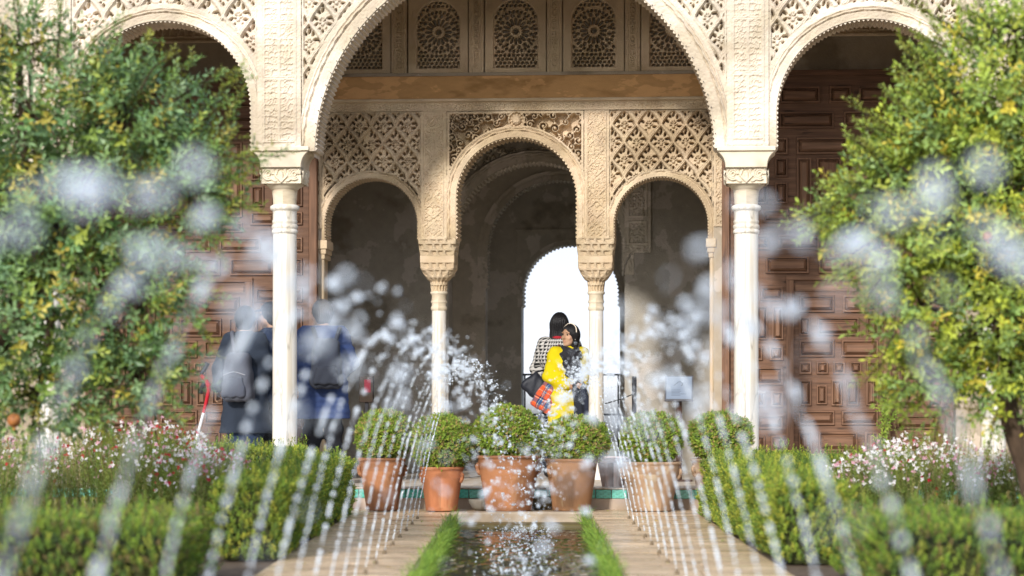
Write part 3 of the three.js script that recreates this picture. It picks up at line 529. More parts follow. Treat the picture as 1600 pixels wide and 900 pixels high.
// ---------------------------------------------------------------- hall and lookout room behind
{
  const DA = 5.5, DB = 8.2, DW = 10.0;
  const hall = palace('hall', 'dim hall behind the triple arch with stained plaster walls and an arched passage', 'hall');
  const wallArch = (d, th, cxp, cyp, rp, x0, x1, top, mat, name) => {
    const a = { cx: X(cxp, d), cy: Y(cyp, d), r: rp * (26.3 + d) / F }, s = new THREE.Shape(), pts = [[x0, TOP], [a.cx - a.r, TOP]];
    for (let k = 0; k <= 48; k++) { const t = Math.PI - k / 48 * Math.PI; pts.push([a.cx + Math.cos(t) * a.r, a.cy + Math.sin(t) * a.r]); }
    pts.push([a.cx + a.r, TOP], [x1, TOP], [x1, top], [x0, top]);
    pts.forEach(([x, y], i) => (i ? s.lineTo(x, y) : s.moveTo(x, y)));
    part(name, metreUV(new THREE.ExtrudeGeometry(s, { depth: th, bevelEnabled: false }).translate(0, 0, -d - th)), mat, hall);
    return a;
  };
  const lo = -4.6, hi = 5.2;
  const a = wallArch(DA, 0.45, 838, 388, 138, lo, hi, 6.1, M.oldPlaster, 'back_wall');
  archBand(hall, a.cx, a.cy, a.r - 0.02, Y(430, DA), 0.13, -DA, 0.45, M.shadePlaster, 41, 0.05, 90, 0.02);
  const XA = (p) => X(p, DA), YA = (p) => Y(p, DA);
  part('scroll_panel', carved(XA(700), XA(980), YA(300), YA(232), 110, 0.1, (q) => { scrolls(q, XA(700), XA(980), YA(300), YA(232), 0.06, 5); erase(q, archCut(a.cx, a.cy, a.r + 0.12, 0)); }, flat(-DA + 0.045)), M.shadePlaster, hall);
  part('jamb_panel', carved(XA(976), XA(1017), YA(396), YA(270), 120, 0.05, (q) => {
    const x0 = XA(976), x1 = XA(1017), y0 = YA(396), y1 = YA(270);
    q.fillStyle = grey(0.75); q.fillRect(x0, y0, 9, 9);
    for (const [p, r] of [[283, 338], [349, 380]]) { curls(q, x0 + 0.06, x1 - 0.06, YA(r), YA(p), 0.04, 1, 0.5, p); q.strokeStyle = grey(1); q.lineWidth = 0.02; q.strokeRect(x0 + 0.05, YA(r) - 0.01, x1 - x0 - 0.1, YA(p) - YA(r) + 0.02); }
    curls(q, x0, x1, y0, y0 + 0.1, 0.035, 0.9, 0.6, 8);
  }, flat(-DA + 0.045)), M.shadePlaster, hall);
  {
    const b = { cx: XA(1030), cy: YA(432), r: 0.42 }; // trace of a blind arch
    part('blind_arch', tube([...Array(13)].map((_, k) => { const t = Math.PI - k / 12 * 1.3; return V3(b.cx + Math.cos(t) * b.r, b.cy + Math.sin(t) * b.r, -DA + 0.008); }), 0.018, 30, 6), M.oldPlaster, hall);
  }
  part('back_wall', box(lo - 0.3, lo, TOP, 6.1, -DA - 0.4, -DI - 0.42), M.shadePlaster, hall); part('back_wall', box(hi, hi + 0.3, TOP, 6.1, -DA - 0.4, -DI - 0.42), M.shadePlaster, hall);
  part('ceiling', box(lo - 0.3, hi + 0.3, 6.1, 6.3, -DA - 0.5, -DI - 0.5), M.shadePlaster, hall);
  const l = XA(838) - 1.35, r = XA(838) + 2.05;
  part('side_wall', box(l - 0.4, l, TOP, 5.4, -DW - 0.4, -DA - 0.45), M.shadePlaster, hall); part('side_wall', box(r, r + 0.4, TOP, 5.4, -DW - 0.4, -DA - 0.45), M.shadePlaster, hall);
  part('ceiling', box(l - 0.4, r + 0.4, 5.4, 5.6, -DW - 0.4, -DA - 0.45), M.shadePlaster, hall);
  const b = wallArch(DB, 0.3, 874, 395, 116, l, r, 5.4, M.shadePlaster, 'passage_wall');
  archBand(hall, b.cx, b.cy, b.r - 0.02, Y(450, DB), 0.12, -DB, 0.3, M.shadePlaster, 42, 0.05, 70, 0.02);
  const w = wallArch(DW, 0.4, 891.5, 458, 77, l, r, 5.4, M.shadePlaster, 'window_wall');
  archBand(hall, w.cx, w.cy, w.r - 0.01, Y(480, DW), 0.06, -DW, 0.4, M.shadePlaster, 43, 0.055, 80, 0.02);
  { // square frame round the opening, ashlar marks at its left
    const x0 = w.cx - w.r - 0.06, y1 = Y(361, DW);
    part('frame', [rbox(x0 - 0.03, x0 + 0.0, 2.9, y1, -DW, -DW + 0.03, 0.006), rbox(x0 - 0.03, w.cx + w.r + 0.09, y1, y1 + 0.03, -DW, -DW + 0.03, 0.006), rbox(w.cx + w.r + 0.06, w.cx + w.r + 0.09, 2.9, y1, -DW, -DW + 0.03, 0.006)], M.shadePlaster, hall);
  }
  const rail = palace('window_railing', 'thin dark iron railing across the bright arched opening behind the women', 'railing');
  const ry = (p) => Y(p, DW - 0.05, 890);
  for (const p of [585, 648]) part('bar', new THREE.CylinderGeometry(0.014, 0.014, 2 * w.r + 0.04, 8).rotateZ(Math.PI / 2).translate(w.cx, ry(p), -DW - 0.2), M.iron, rail);
  for (const q of [-0.635, 0.635]) part('post', new THREE.CylinderGeometry(0.012, 0.012, ry(585) - TOP, 8).translate(w.cx + q, (ry(585) + TOP) / 2, -DW - 0.2), M.iron, rail);
}

// ---------------------------------------------------------------- panelled doors
{
  const rows = [
    [143, 165, [[1152, 1206], [1220, 1279], [1297, 1328], [1343, 1400], [1416, 1470]]],
    [182, 204, [[1152, 1204], [1219, 1301], [1319, 1400], [1416, 1470]]],
    [222, 244, [[1152, 1170], [1182, 1198], [1212, 1229], [1246, 1322], [1338, 1400], [1416, 1470]]],
    [253, 337, [[1246, 1266], [1277, 1312], [1324, 1360], [1372, 1398], [1440, 1470]]], [253, 279, [[1152, 1170], [1182, 1198], [1212, 1229], [1410, 1428]]], [291, 320, [[1152, 1170], [1182, 1198], [1212, 1229], [1410, 1428]]],
    [332, 349, [[1152, 1182], [1194, 1230], [1408, 1428]]], [349, 360, [[1246, 1310], [1324, 1398], [1440, 1470]]],
    [372, 391, [[1152, 1200], [1217, 1278], [1296, 1380], [1400, 1470]]],
    [405, 428, [[1152, 1182], [1198, 1262], [1280, 1330], [1346, 1400], [1416, 1470]]],
    [465, 488, [[1250, 1302], [1318, 1370]]], [499, 524, [[1250, 1264], [1278, 1340], [1355, 1370]]], [534, 557, [[1250, 1302], [1316, 1370]]], [568, 583, [[1250, 1266], [1277, 1292], [1303, 1318], [1329, 1344], [1355, 1370]]],
    [596, 632, [[1250, 1266], [1300, 1314], [1324, 1340], [1354, 1370]]], [604, 630, [[1277, 1290]]], [643, 662, [[1249, 1302], [1316, 1370]]], [676, 702, [[1249, 1266], [1280, 1338], [1352, 1370]]], [713, 736, [[1249, 1302], [1316, 1370]]],
    [452, 470, [[1152, 1178], [1190, 1222], [1396, 1420], [1434, 1470]]], [482, 530, [[1152, 1172], [1184, 1198], [1208, 1222], [1396, 1412], [1424, 1440], [1452, 1470]]], [544, 562, [[1152, 1190], [1204, 1222], [1396, 1436], [1450, 1470]]],
    [576, 600, [[1152, 1170], [1184, 1222], [1396, 1414], [1428, 1470]]], [614, 634, [[1152, 1194], [1206, 1222], [1396, 1436], [1450, 1470]]], [650, 668, [[1152, 1170], [1184, 1222], [1402, 1462]]], [682, 702, [[1152, 1194], [1206, 1222], [1402, 1462]]], [716, 738, [[1152, 1222], [1398, 1470]]],
  ];
  const z0 = -DI + 0.10;
  function panelGeo(x0, x1, y0, y1) {
    const hx = (x1 - x0) / 2, hy = (y1 - y0) / 2, b = Math.min(0.035, hx * 0.45, hy * 0.45), c = Math.min(0.02, b * 0.6);
    const rings = [[0, 0], [c * 0.25, 0.028], [c, 0.028], [c * 1.2, -0.002], [c * 1.2 + b * 0.9, 0.042]];   // moulding, groove, raised field
    const pos = [], idx = [];
    for (const [i, z] of rings) pos.push(-hx + i, -hy + i, z, hx - i, -hy + i, z, hx - i, hy - i, z, -hx + i, hy - i, z);
    for (let k = 0; k < rings.length - 1; k++) for (let q = 0; q < 4; q++) { const a = k * 4 + q, d = k * 4 + (q + 1) % 4; idx.push(a, d, a + 4, d, d + 4, a + 4); }
    const e = (rings.length - 1) * 4; idx.push(e, e + 1, e + 2, e, e + 2, e + 3);
    let g = new THREE.BufferGeometry(); g.setAttribute('position', new THREE.Float32BufferAttribute(pos, 3)); g.setIndex(idx);
    g = g.toNonIndexed(); g.computeVertexNormals(); metreUV(g);
    const o = hash(x0 * 991, y0 * 977) * 3; const uv = g.attributes.uv; for (let i = 0; i < uv.count; i++) uv.setXY(i, uv.getX(i) + o, uv.getY(i) + o * 1.7);
    return g;
  }
  const door = (name, label, flip) => {
    const d = palace(name, label, 'door', null), f = (p) => XI(flip ? 1626 - p : p);
    const bx = (a, b, y0, y1, za, zb, mat, nm, r = 0.006) => part(nm, rbox(Math.min(f(a), f(b)), Math.max(f(a), f(b)), y0, y1, za, zb, r), mat, d);
    bx(1141, 1481, TOP + 0.02, YI(122), -DI, z0, M.wood[1], 'board', 0.004);
    for (const [y0, y1, xs] of rows) for (const [a, b] of xs) {
      const xa = Math.min(f(a), f(b)), xb = Math.max(f(a), f(b)), ya = YI(y1 + 2), yb = YI(y0 - 2), up = yb - ya > xb - xa;
      const m = part('panel', panelGeo(xa - 0.012, xb + 0.012, ya, yb), (up ? M.woodUp : M.wood)[Math.floor(hash(a * 3, y0) * 3)], d); m.position.set((xa + xb) / 2, (ya + yb) / 2, z0);
    }
    // wicket frame and outer posts
    bx(1228, 1240, TOP + 0.03, YI(440), z0 - 0.02, z0 + 0.032, M.woodUp[0], 'stile'); bx(1380, 1391, TOP + 0.03, YI(440), z0 - 0.02, z0 + 0.032, M.woodUp[2], 'stile');
    bx(1228, 1391, YI(440), YI(433), z0 - 0.02, z0 + 0.03, M.wood[0], 'rail'); bx(1242, 1378, YI(457), YI(447), z0 - 0.02, z0 + 0.014, M.wood[2], 'rail');
    for (const p of [1128, 1476]) bx(p, p + 12, TOP, YI(122), -DI - 0.01, z0 + 0.045, M.woodUp[p === 1128 ? 0 : 1], 'post');
    bx(1128, 1488, YI(124), YI(116), -DI, z0 + 0.05, M.wood[1], 'lintel');
    return d;
  };
  door('wooden_door', 'tall brown door of many raised panels left of the portico, partly behind the left tree', true);
  door('wooden_door', 'tall brown door of many raised panels right of the arches, beside the right tree', false);
}
// ---------------------------------------------------------------- path slabs, channel, water
{
  const slabs = tag(new THREE.Group(), 'worn ochre stone slabs paving both sides of the water channel', 'path', null, 'structure');
  slabs.name = 'path'; scene.add(slabs);
  rnd = mulberry(41);
  for (const [xa, xb] of [[-1.62, -0.71], [0.59, 1.58]]) {
    let z = -25.02; while (z < -9) { const d = R(0.42, 0.72), split = rnd() < 0.85 ? R(0.28, 0.72) : 0; const cuts = split ? [xa, lerp(xa, xb, split), xb] : [xa, xb];
      for (let k = 0; k < cuts.length - 1; k++) part('paving_slab', rbox(cuts[k] + 0.003, cuts[k + 1] - 0.003, -0.16, R(-0.002, 0.002), z + 0.002, z + d - 0.002, 0.006), M.path[Math.floor(rnd() * 3)], slabs);
      z += d; }
  }
  for (let x = -3.2; x < 3.2; x += 0.62) part('paving_slab', rbox(x + 0.003, x + 0.617, -0.1, R(-0.006, -0.002), -25.95, -25.03, 0.006), M.path[Math.floor(rnd() * 3)], slabs);
  const ch = tag(new THREE.Group(), 'narrow stone channel with mossy walls', 'water channel', null, 'structure'); ch.name = 'channel'; scene.add(ch);
  part('wall', box(-0.735, -0.7, -0.6, -0.02, -25.0, 8), M.kerb, ch); part('wall', box(0.58, 0.612, -0.6, -0.02, -25.0, 8), M.kerb, ch);
  part('bed', box(-0.74, 0.62, -0.62, -0.58, -25.0, 8), M.soil, ch);
  part('end_stone', rbox(-0.72, 0.6, -0.5, 0.006, -25.06, -24.86, 0.02), M.kerb, ch);
  part('mossy_step', rbox(-0.68, 0.56, -0.5, -0.085, -24.85, -24.3, 0.03), std(0.16, 0.13, 0.05, { map: T.stain, roughness: 0.5 }), ch);
  const wg = new THREE.PlaneGeometry(1.34, 33, 60, 900).rotateX(-Math.PI / 2).translate(-0.06, -0.13, -8.4), p = wg.attributes.position;
  for (let i = 0; i < p.count; i++) { const x = p.getX(i), z = p.getZ(i); p.setY(i, -0.13 + 0.022 * (fbm(x * 9 + 40, z * 9 + 300, 3) - 0.5) + 0.012 * (vnoise(x * 25, z * 25) - 0.5)); }
  wg.computeVertexNormals();
  structure('water', wg, std(0.025, 0.028, 0.018, { roughness: 0.06, specularIntensity: 1, ior: 1.33 }));
}
// ---------------------------------------------------------------- leaves
// leaves as folded lozenges: list of [x, y, z, yaw, pitch, length, width]
function leafGeo(list) {
  const pos = [], uv = [];
  for (const [x, y, z, yaw, pitch, len, wid] of list) {
    const d = V3(Math.cos(yaw) * Math.cos(pitch), Math.sin(pitch), Math.sin(yaw) * Math.cos(pitch)), s = V3(-Math.sin(yaw), 0, Math.cos(yaw)).multiplyScalar(wid / 2), n = s.clone().cross(d).normalize().multiplyScalar(wid * 0.18);
    const o = V3(x, y, z), e = o.clone().addScaledVector(d, len), m = o.clone().addScaledVector(d, len * 0.5), l = m.clone().add(s).add(n), r = m.clone().sub(s).add(n);
    for (const v of [o, l, e, o, e, r]) { pos.push(v.x, v.y, v.z); uv.push(0, 0); }
  }
  const g = new THREE.BufferGeometry(); g.setAttribute('position', new THREE.Float32BufferAttribute(pos, 3)); g.setAttribute('uv', new THREE.Float32BufferAttribute(uv, 2)); g.computeVertexNormals();
  return g;
}
const leafMat = (rough = 0.85, tr = 0.32) => new THREE.MeshPhysicalMaterial({ color: 0xffffff, roughness: rough, transmission: tr, thickness: 0, side: THREE.DoubleSide, specularIntensity: 0.6 });
const M_leaf = leafMat(), M_gloss = leafMat(0.7, 0.25), M_petal = leafMat(0.9, 0.3), M_tree = leafMat(0.5, 0.16); M_tree.specularIntensity = 1;
const UPV = V3(0, 1, 0);
function scatter(name, geo, mat, parent, items, kind = 'stuff') {   // items: [pos, dir, spin, scale, color]
  const im = new THREE.InstancedMesh(geo, mat, items.length), m = new THREE.Matrix4(), q = new THREE.Quaternion(), q2 = new THREE.Quaternion();
  items.forEach(([p, d, spin, s, c], i) => { q.setFromUnitVectors(UPV, d); q2.setFromAxisAngle(UPV, spin); q.multiply(q2); m.compose(p, q, V3(s, s, s)); im.setMatrixAt(i, m); im.setColorAt(i, c); });
  im.name = name; im.castShadow = im.receiveShadow = true; im.userData.kind = kind; parent.add(im);
  return im;
}
const col = (r, g, b) => new THREE.Color().setRGB(r, g, b);
function tint(list, jit = 0.25) { const c = list[Math.floor(rnd() * list.length)], k = 1 + (rnd() - 0.5) * 2 * jit; return col(c[0] * k, c[1] * k, c[2] * k); }
const sprig = (() => { const q = mulberry(5), l = []; for (let k = 0; k < 9; k++) { const t = k / 9, a = k * 2.4; l.push([0, t * 0.045, 0, a, 0.35 + 0.5 * t + 0.3 * q(), 0.017 + 0.006 * q(), 0.0095]); } return leafGeo(l); })();
const boxSprig = (() => { const q = mulberry(6), l = []; for (let k = 0; k < 8; k++) { const t = k / 8, a = k * 2.1; l.push([0, t * 0.025, 0, a, 0.2 + 0.6 * t + 0.3 * q(), 0.014 + 0.004 * q(), 0.0095]); } return leafGeo(l); })();

// ---------------------------------------------------------------- clipped hedges
const HEDGE = [[0.27, 0.35, 0.035], [0.34, 0.39, 0.045], [0.2, 0.3, 0.03], [0.42, 0.42, 0.05], [0.14, 0.23, 0.03], [0.1, 0.17, 0.025]];
const HEDGE2 = [[0.18, 0.29, 0.03], [0.25, 0.35, 0.035], [0.13, 0.23, 0.03], [0.09, 0.16, 0.03], [0.32, 0.36, 0.05], [0.2, 0.15, 0.05]];
function hedge(x0, x1, z0, z1, h, label, dens = 1900, seed = 1, pal = HEDGE) {
  rnd = mulberry(seed);
  const g = thing('clipped_hedge', label, 'hedge');
  g.position.set((x0 + x1) / 2, 0, (z0 + z1) / 2);
  const hx = (x1 - x0) / 2, hz = (z1 - z0) / 2, items = [];
  const core = new THREE.BoxGeometry(2 * hx - 0.1, h - 0.07, 2 * hz - 0.1, 8, 5, 24).translate(0, (h - 0.07) / 2, 0), cpn = core.attributes.position;
  part('woody_core', core, std(0.035, 0.04, 0.012), g);
  const bump = (x, z) => 0.11 * (fbm((x + g.position.x) * 2.2 + 50, (z + g.position.z) * 2.2 + 90, 3) - 0.5);
  const put = (p, n, up) => { const d = n.clone().multiplyScalar(0.75).add(V3(gauss() * 0.35, up + R(0, 0.7), gauss() * 0.35)).normalize(); const k = bump(p.x * 1.7 + 3, p.z * 1.7) * 4; const c = tint(pal, 0.25); c.multiplyScalar(1 + k); items.push([p, d, R(0, 6.3), R(0.75, 1.5), c]); };
  let n = Math.round(4 * hx * hz * dens);
  for (let i = 0; i < n; i++) { const x = R(-hx, hx), z = R(-hz, hz); put(V3(x, h + bump(x, z) - 0.05 * rnd() * rnd() + (rnd() < 0.1 ? R(0.02, 0.1) : 0), z), V3(0, 1, 0), 0.6); }
  for (const s of [-1, 1]) {
    n = Math.round(2 * hz * h * dens * 0.85); for (let i = 0; i < n; i++) { const z = R(-hz, hz), y = h * Math.pow(rnd(), 0.85); put(V3(s * (hx + bump(y * 3, z) * 1.5 - 0.06 * rnd() * rnd()), y, z), V3(s, 0, 0), 0.5); }
    n = Math.round(2 * hx * h * dens * 0.85); for (let i = 0; i < n; i++) { const x = R(-hx, hx), y = h * Math.pow(rnd(), 0.85); put(V3(x, y, s * (hz + bump(x, y * 3) * 1.5 - 0.06 * rnd() * rnd())), V3(0, 0, s), 0.5); }
  }
  scatter('foliage', sprig, M_leaf, g, items);
}
hedge(-2.02, -1.62, -24.6, -17.4, 0.47, 'long clipped hedge running along the left edge of the left path', 2100, 11);
hedge(1.6, 2.02, -24.1, -17.0, 0.47, 'long clipped hedge running along the right edge of the right path', 2100, 12);
hedge(-3.4, -2.02, -24.7, -24.1, 0.58, 'short clipped hedge in front of the people at the left column', 1900, 13);
hedge(2.02, 3.4, -24.3, -23.6, 0.5, 'short clipped hedge in front of the right wooden door', 1900, 14);
hedge(-5.2, -1.9, -16.0, -14.4, 0.33, 'broad clipped hedge in front of the left flower bed', 1500, 15, HEDGE2);
hedge(1.9, 5.2, -16.0, -14.4, 0.33, 'broad clipped hedge in front of the right flower bed', 1500, 16, HEDGE2);

// ---------------------------------------------------------------- flower beds
const stalk = (() => { const q = mulberry(8), l = []; for (let k = 0; k < 14; k++) { const t = 0.1 + 0.85 * k / 14; l.push([gaussQ(q) * 0.01, t * 0.34, gaussQ(q) * 0.01, k * 2.4, 0.3 + 0.4 * q(), 0.03 + 0.012 * q(), 0.009]); } l.push([0, 0, 0, 0.3, 1.55, 0.36, 0.004], [0, 0, 0, 1.9, 1.55, 0.36, 0.004]); return leafGeo(l); function gaussQ(r) { return r() - 0.5; } })();
const blossom = leafGeo([[0, 0, 0, 0.2, 0.5, 0.016, 0.011], [0, 0, 0, 1.5, 0.3, 0.016, 0.011], [0, 0, 0, 2.7, 0.6, 0.015, 0.011], [0, 0, 0, 4.4, 0.4, 0.016, 0.011], [0, 0, 0, 1, -1.2, 0.02, 0.003]]);
function flowers(cx, cz, rx, rz, h, n, nf, kinds, label, seed) {
  rnd = mulberry(seed);
  const g = thing('flowering_bush', label, 'flowers'); g.position.set(cx, 0, cz);
  const st = [], fl = kinds.map(() => []);
  for (let i = 0; i < n; i++) {
    const a = R(0, 6.3), r = Math.sqrt(rnd()), x = Math.cos(a) * r * rx, z = Math.sin(a) * r * rz, top = h * (1 - 0.35 * r * r) * R(0.8, 1.06);
    for (let y = R(0, 0.1); y < top - 0.2; y += 0.22) st.push([V3(x + gauss() * 0.04, y, z + gauss() * 0.04), V3(gauss() * 0.28 + x / rx * 0.2, 1, gauss() * 0.28 + z / rz * 0.2).normalize(), R(0, 6), R(0.8, 1.25), tint([[0.2, 0.27, 0.04], [0.26, 0.3, 0.06], [0.13, 0.2, 0.03], [0.3, 0.26, 0.09]])]);
  }
  for (let i = 0; i < nf; i++) {
    const a = R(0, 6.3), r = Math.sqrt(rnd()), x = Math.cos(a) * r * rx, z = Math.sin(a) * r * rz, top = h * (1 - 0.35 * r * r), y = top * (1 - 0.5 * rnd() * rnd()) + R(-0.02, 0.07);
    let k = 0, t = rnd(); while (k < kinds.length - 1 && t > kinds[k][1]) { t -= kinds[k][1]; k++; }
    fl[k].push([V3(x, y, z), V3(gauss() * 0.8, 0.4, 0.7 + gauss() * 0.5).normalize(), R(0, 6), R(0.8, 1.7), tint([kinds[k][2]], 0.12)]);
  }
  scatter('foliage', stalk, M_leaf, g, st);
  kinds.forEach(([nm], k) => { if (fl[k].length) scatter(nm, blossom, M_petal, g, fl[k]); });
}
const WHITE = ['white_flower', 0.58, [0.8, 0.75, 0.72]], PINK = ['pink_flower', 0.24, [0.66, 0.36, 0.42]], RED = ['red_flower', 0.18, [0.45, 0.015, 0.03]];
flowers(-3.2, -21.8, 0.8, 0.9, 0.86, 640, 640, [WHITE, PINK, RED], 'tall bush of white and pink flowers below the left tree', 31);
flowers(-2.55, -21.2, 0.45, 0.8, 0.66, 360, 300, [['white_flower', 0.5, [0.75, 0.68, 0.7]], ['pink_flower', 0.2, [0.6, 0.28, 0.36]], ['red_flower', 0.3, [0.45, 0.015, 0.03]]], 'lower flowering bush dotted red and white, nearest the left hedge', 32);
flowers(-4.3, -20.6, 0.7, 0.9, 0.82, 500, 420, [WHITE, PINK, RED], 'white flowering bush at the left edge of the photo', 33);
flowers(3.2, -21.6, 0.8, 0.9, 0.72, 660, 760, [['white_flower', 0.74, [0.8, 0.75, 0.72]], ['pink_flower', 0.22, [0.66, 0.36, 0.42]], ['red_flower', 0.04, [0.45, 0.015, 0.03]]], 'wide mass of white and pink flowers in front of the right door', 34);
flowers(4.3, -21.2, 0.7, 0.9, 0.74, 560, 720, [WHITE, ['pink_flower', 0.33, [0.6, 0.2, 0.32]], ['red_flower', 0.05, [0.45, 0.015, 0.03]]], 'pink and white flowering bush below the right tree', 35);

// ---------------------------------------------------------------- grass at the channel's edges
{
  rnd = mulberry(51);
  const blade = leafGeo([[0, 0, 0, 0, 1.35, 0.1, 0.006], [0.025, 0.1, 0, 0, 0.85, 0.07, 0.005]]);
  for (const [x, s, lab] of [[-0.69, 1, 'strip of bright green grass hanging over the left edge of the channel'], [0.57, -1, 'strip of bright green grass hanging over the right edge of the channel']]) {
    const it = [];
    for (let i = 0; i < 5200; i++) { const z = R(-24.6, -13.5), dens = fbm(z * 1.3 + 7 * s, 3, 3); if (rnd() > smooth(dens, 0.4, 0.62) + 0.06) continue; const o = Math.abs(gauss()) * 0.06; it.push([V3(x + s * o, -0.13 + R(0, 0.1) * (1 - o * 3), z), V3(s * R(-0.2, 0.9), 1, gauss() * 0.5).normalize(), R(0, 6.3), R(0.4, 1.0), tint([[0.2, 0.34, 0.035], [0.28, 0.38, 0.05], [0.13, 0.24, 0.03]])]); }
    tag(scatter(numbered('channel_grass'), blade, M_leaf, scene, it), lab, 'grass');
  }
}

// ---------------------------------------------------------------- box balls in terracotta pots
const BOXG = [[0.2, 0.31, 0.03], [0.27, 0.37, 0.04], [0.16, 0.25, 0.03], [0.34, 0.41, 0.05], [0.36, 0.27, 0.09]];
const POTS = [
  // centre px, top px, rim half, base half, Z, material, ball centre px (x, y), ball half width, half height, label
  [597, 715, 37, 25, 25.3, 1, 601, 681, 44, 40, 'terracotta pot with a clipped box ball, leftmost of the row'],
  [690, 729, 34, 25, 25.2, 0, 692, 692, 50, 44, 'smaller terracotta pot with a loose box ball, second from the left'],
  [795, 711, 50, 36, 25.25, 1, 795, 680, 54, 47, 'largest orange terracotta pot with a box ball, left of the yellow coat'],
  [893, 716, 41, 30, 25.25, 2, 900, 689, 54, 38, 'dark red terracotta pot with a box ball, directly in front of the yellow coat'],
  [1017, 721, 47, 33, 25.2, 3, 1018, 685, 49, 42, 'pale weathered terracotta pot with a box ball, at the end of the right path'],
  [1126, 716, 46, 33, 25.3, 3, 1126, 683, 51, 40, 'pale pot with a box ball, half hidden behind the right hedge'],
];
POTS.forEach(([cx, ty, rh, bh, Z, mi, bx, by, bw, bhh, label], i) => {
  const s = Z / F, g = thing('potted_box_ball', label, 'potted plant'), p = W(cx, ty, Z);
  g.position.set(p.x, 0, -Z);
  const top = p.y, r = rh * s, b = bh * s;
  part('pot', lathe([[0, 0.004], [b * 0.96, 0.004], [b, 0.012], [b * 1.01, 0.05], [lerp(b, r, 0.52), top * 0.55], [lerp(b, r, 0.72), top * 0.74], [lerp(b, r, 0.74), top * 0.755], [lerp(b, r, 0.9), top * 0.9], [r * 0.97, top - 0.035], [r * 1.0, top - 0.03], [r * 1.03, top - 0.018], [r * 1.02, top - 0.004], [r * 0.99, top], [r * 0.93, top - 0.004], [r * 0.9, top - 0.04], [0, top - 0.05]], 56), M.clay[mi], g);
  for (const sd of [-1, 1]) { const h = tube([[sd * r * 0.86, top * 0.86, 0], [sd * r * 0.99, top * 0.82, 0], [sd * r * 0.97, top * 0.72, 0], [sd * lerp(b, r, 0.6), top * 0.66, 0]], 0.02, 16, 8); const o = part('lug_handle', h, M.clay[mi], g); o.rotation.y = [0.25, -0.3, 0.15, 0.5, -0.2, 0.3][i]; }
  rnd = mulberry(60 + i);
  const plant = new THREE.Group(); plant.name = 'box_ball'; g.add(plant);
  const q = W(bx, by, Z), cx0 = q.x - p.x, cy0 = q.y, rw = bw * s, rv = bhh * s, it = [];
  part('woody_core', new THREE.SphereGeometry(1, 24, 16).scale(rw * 0.86, rv * 0.84, rw * 0.86).translate(cx0, cy0, 0), std(0.03, 0.04, 0.012), plant);
  part('stem', new THREE.CylinderGeometry(0.02, 0.025, 0.2, 8).translate(cx0 * 0.5, top + 0.02, 0), M.bark, plant);
  for (let k = 0; k < 7800; k++) {
    const d = V3(gauss(), gauss(), gauss()).normalize(), lump = 0.9 + 0.26 * (fbm(d.x * 2.4 + 9 + i * 5, d.y * 2.4 + d.z * 1.7 + 9, 3) - 0.4), e = lump * R(0.86, 1.02) + (rnd() < 0.06 ? R(0, 0.13) : 0);
    const f = Math.sign(d.y) * Math.pow(Math.abs(d.y), 0.85);
    const c = tint(BOXG, 0.3); it.push([V3(cx0 + d.x * rw * e, cy0 + f * rv * e, d.z * rw * e), d.clone().add(V3(gauss() * 0.5, gauss() * 0.5 + 0.2, gauss() * 0.5)).normalize(), R(0, 6), R(0.7, 1.3), c]);
  }
  scatter('foliage', boxSprig, M_gloss, plant, it);
});
{
  const bowl = (name, label, px, py, Z, r, y0, mat) => { const g = thing(name, label, 'bowl'), p = W(px, py, Z); g.position.set(p.x, y0, -Z); part('bowl_body', lathe([[0, 0], [r * 0.45, 0], [r * 0.75, r * 0.25], [r * 0.95, r * 0.62], [r, r * 0.85], [r * 0.97, r * 0.87], [r * 0.9, r * 0.6], [r * 0.6, r * 0.2], [0, r * 0.12]], 40), mat, g); part('foot_ring', lathe([[r * 0.42, -0.0], [r * 0.46, 0.0], [r * 0.46, 0.02], [r * 0.4, 0.02]], 30), mat, g); };
  bowl('stone_bowl', 'small grey stone bowl left of the large orange pot', 752, 790, 25.4, 0.125, 0, std(0.25, 0.24, 0.21, { map: T.mottle }));
  bowl('stone_bowl', 'dark stone basin between the orange and the dark red pot', 845, 790, 25.55, 0.14, 0, std(0.1, 0.085, 0.05, { map: T.mottle }));
  const g = thing('empty_pot', 'dusty pink pot standing on the terrace behind the two right pots', 'pot'), p = W(958, 715, 26.1); g.position.set(p.x, TOP, -26.1);
  const h = p.y - TOP, r = 0.16; part('pot_body', lathe([[0, 0.002], [r * 0.66, 0.002], [r * 0.95, h - 0.05], [r * 1.06, h - 0.045], [r * 1.06, h], [r * 0.95, h], [r * 0.88, h - 0.05], [0, h - 0.07]], 40), std(0.8, 0.62, 0.55, { map: T.clay }), g); part('rim', new THREE.TorusGeometry(r * 1.05, 0.008, 8, 40).rotateX(Math.PI / 2).translate(0, h, 0), std(0.7, 0.54, 0.48), g);
}

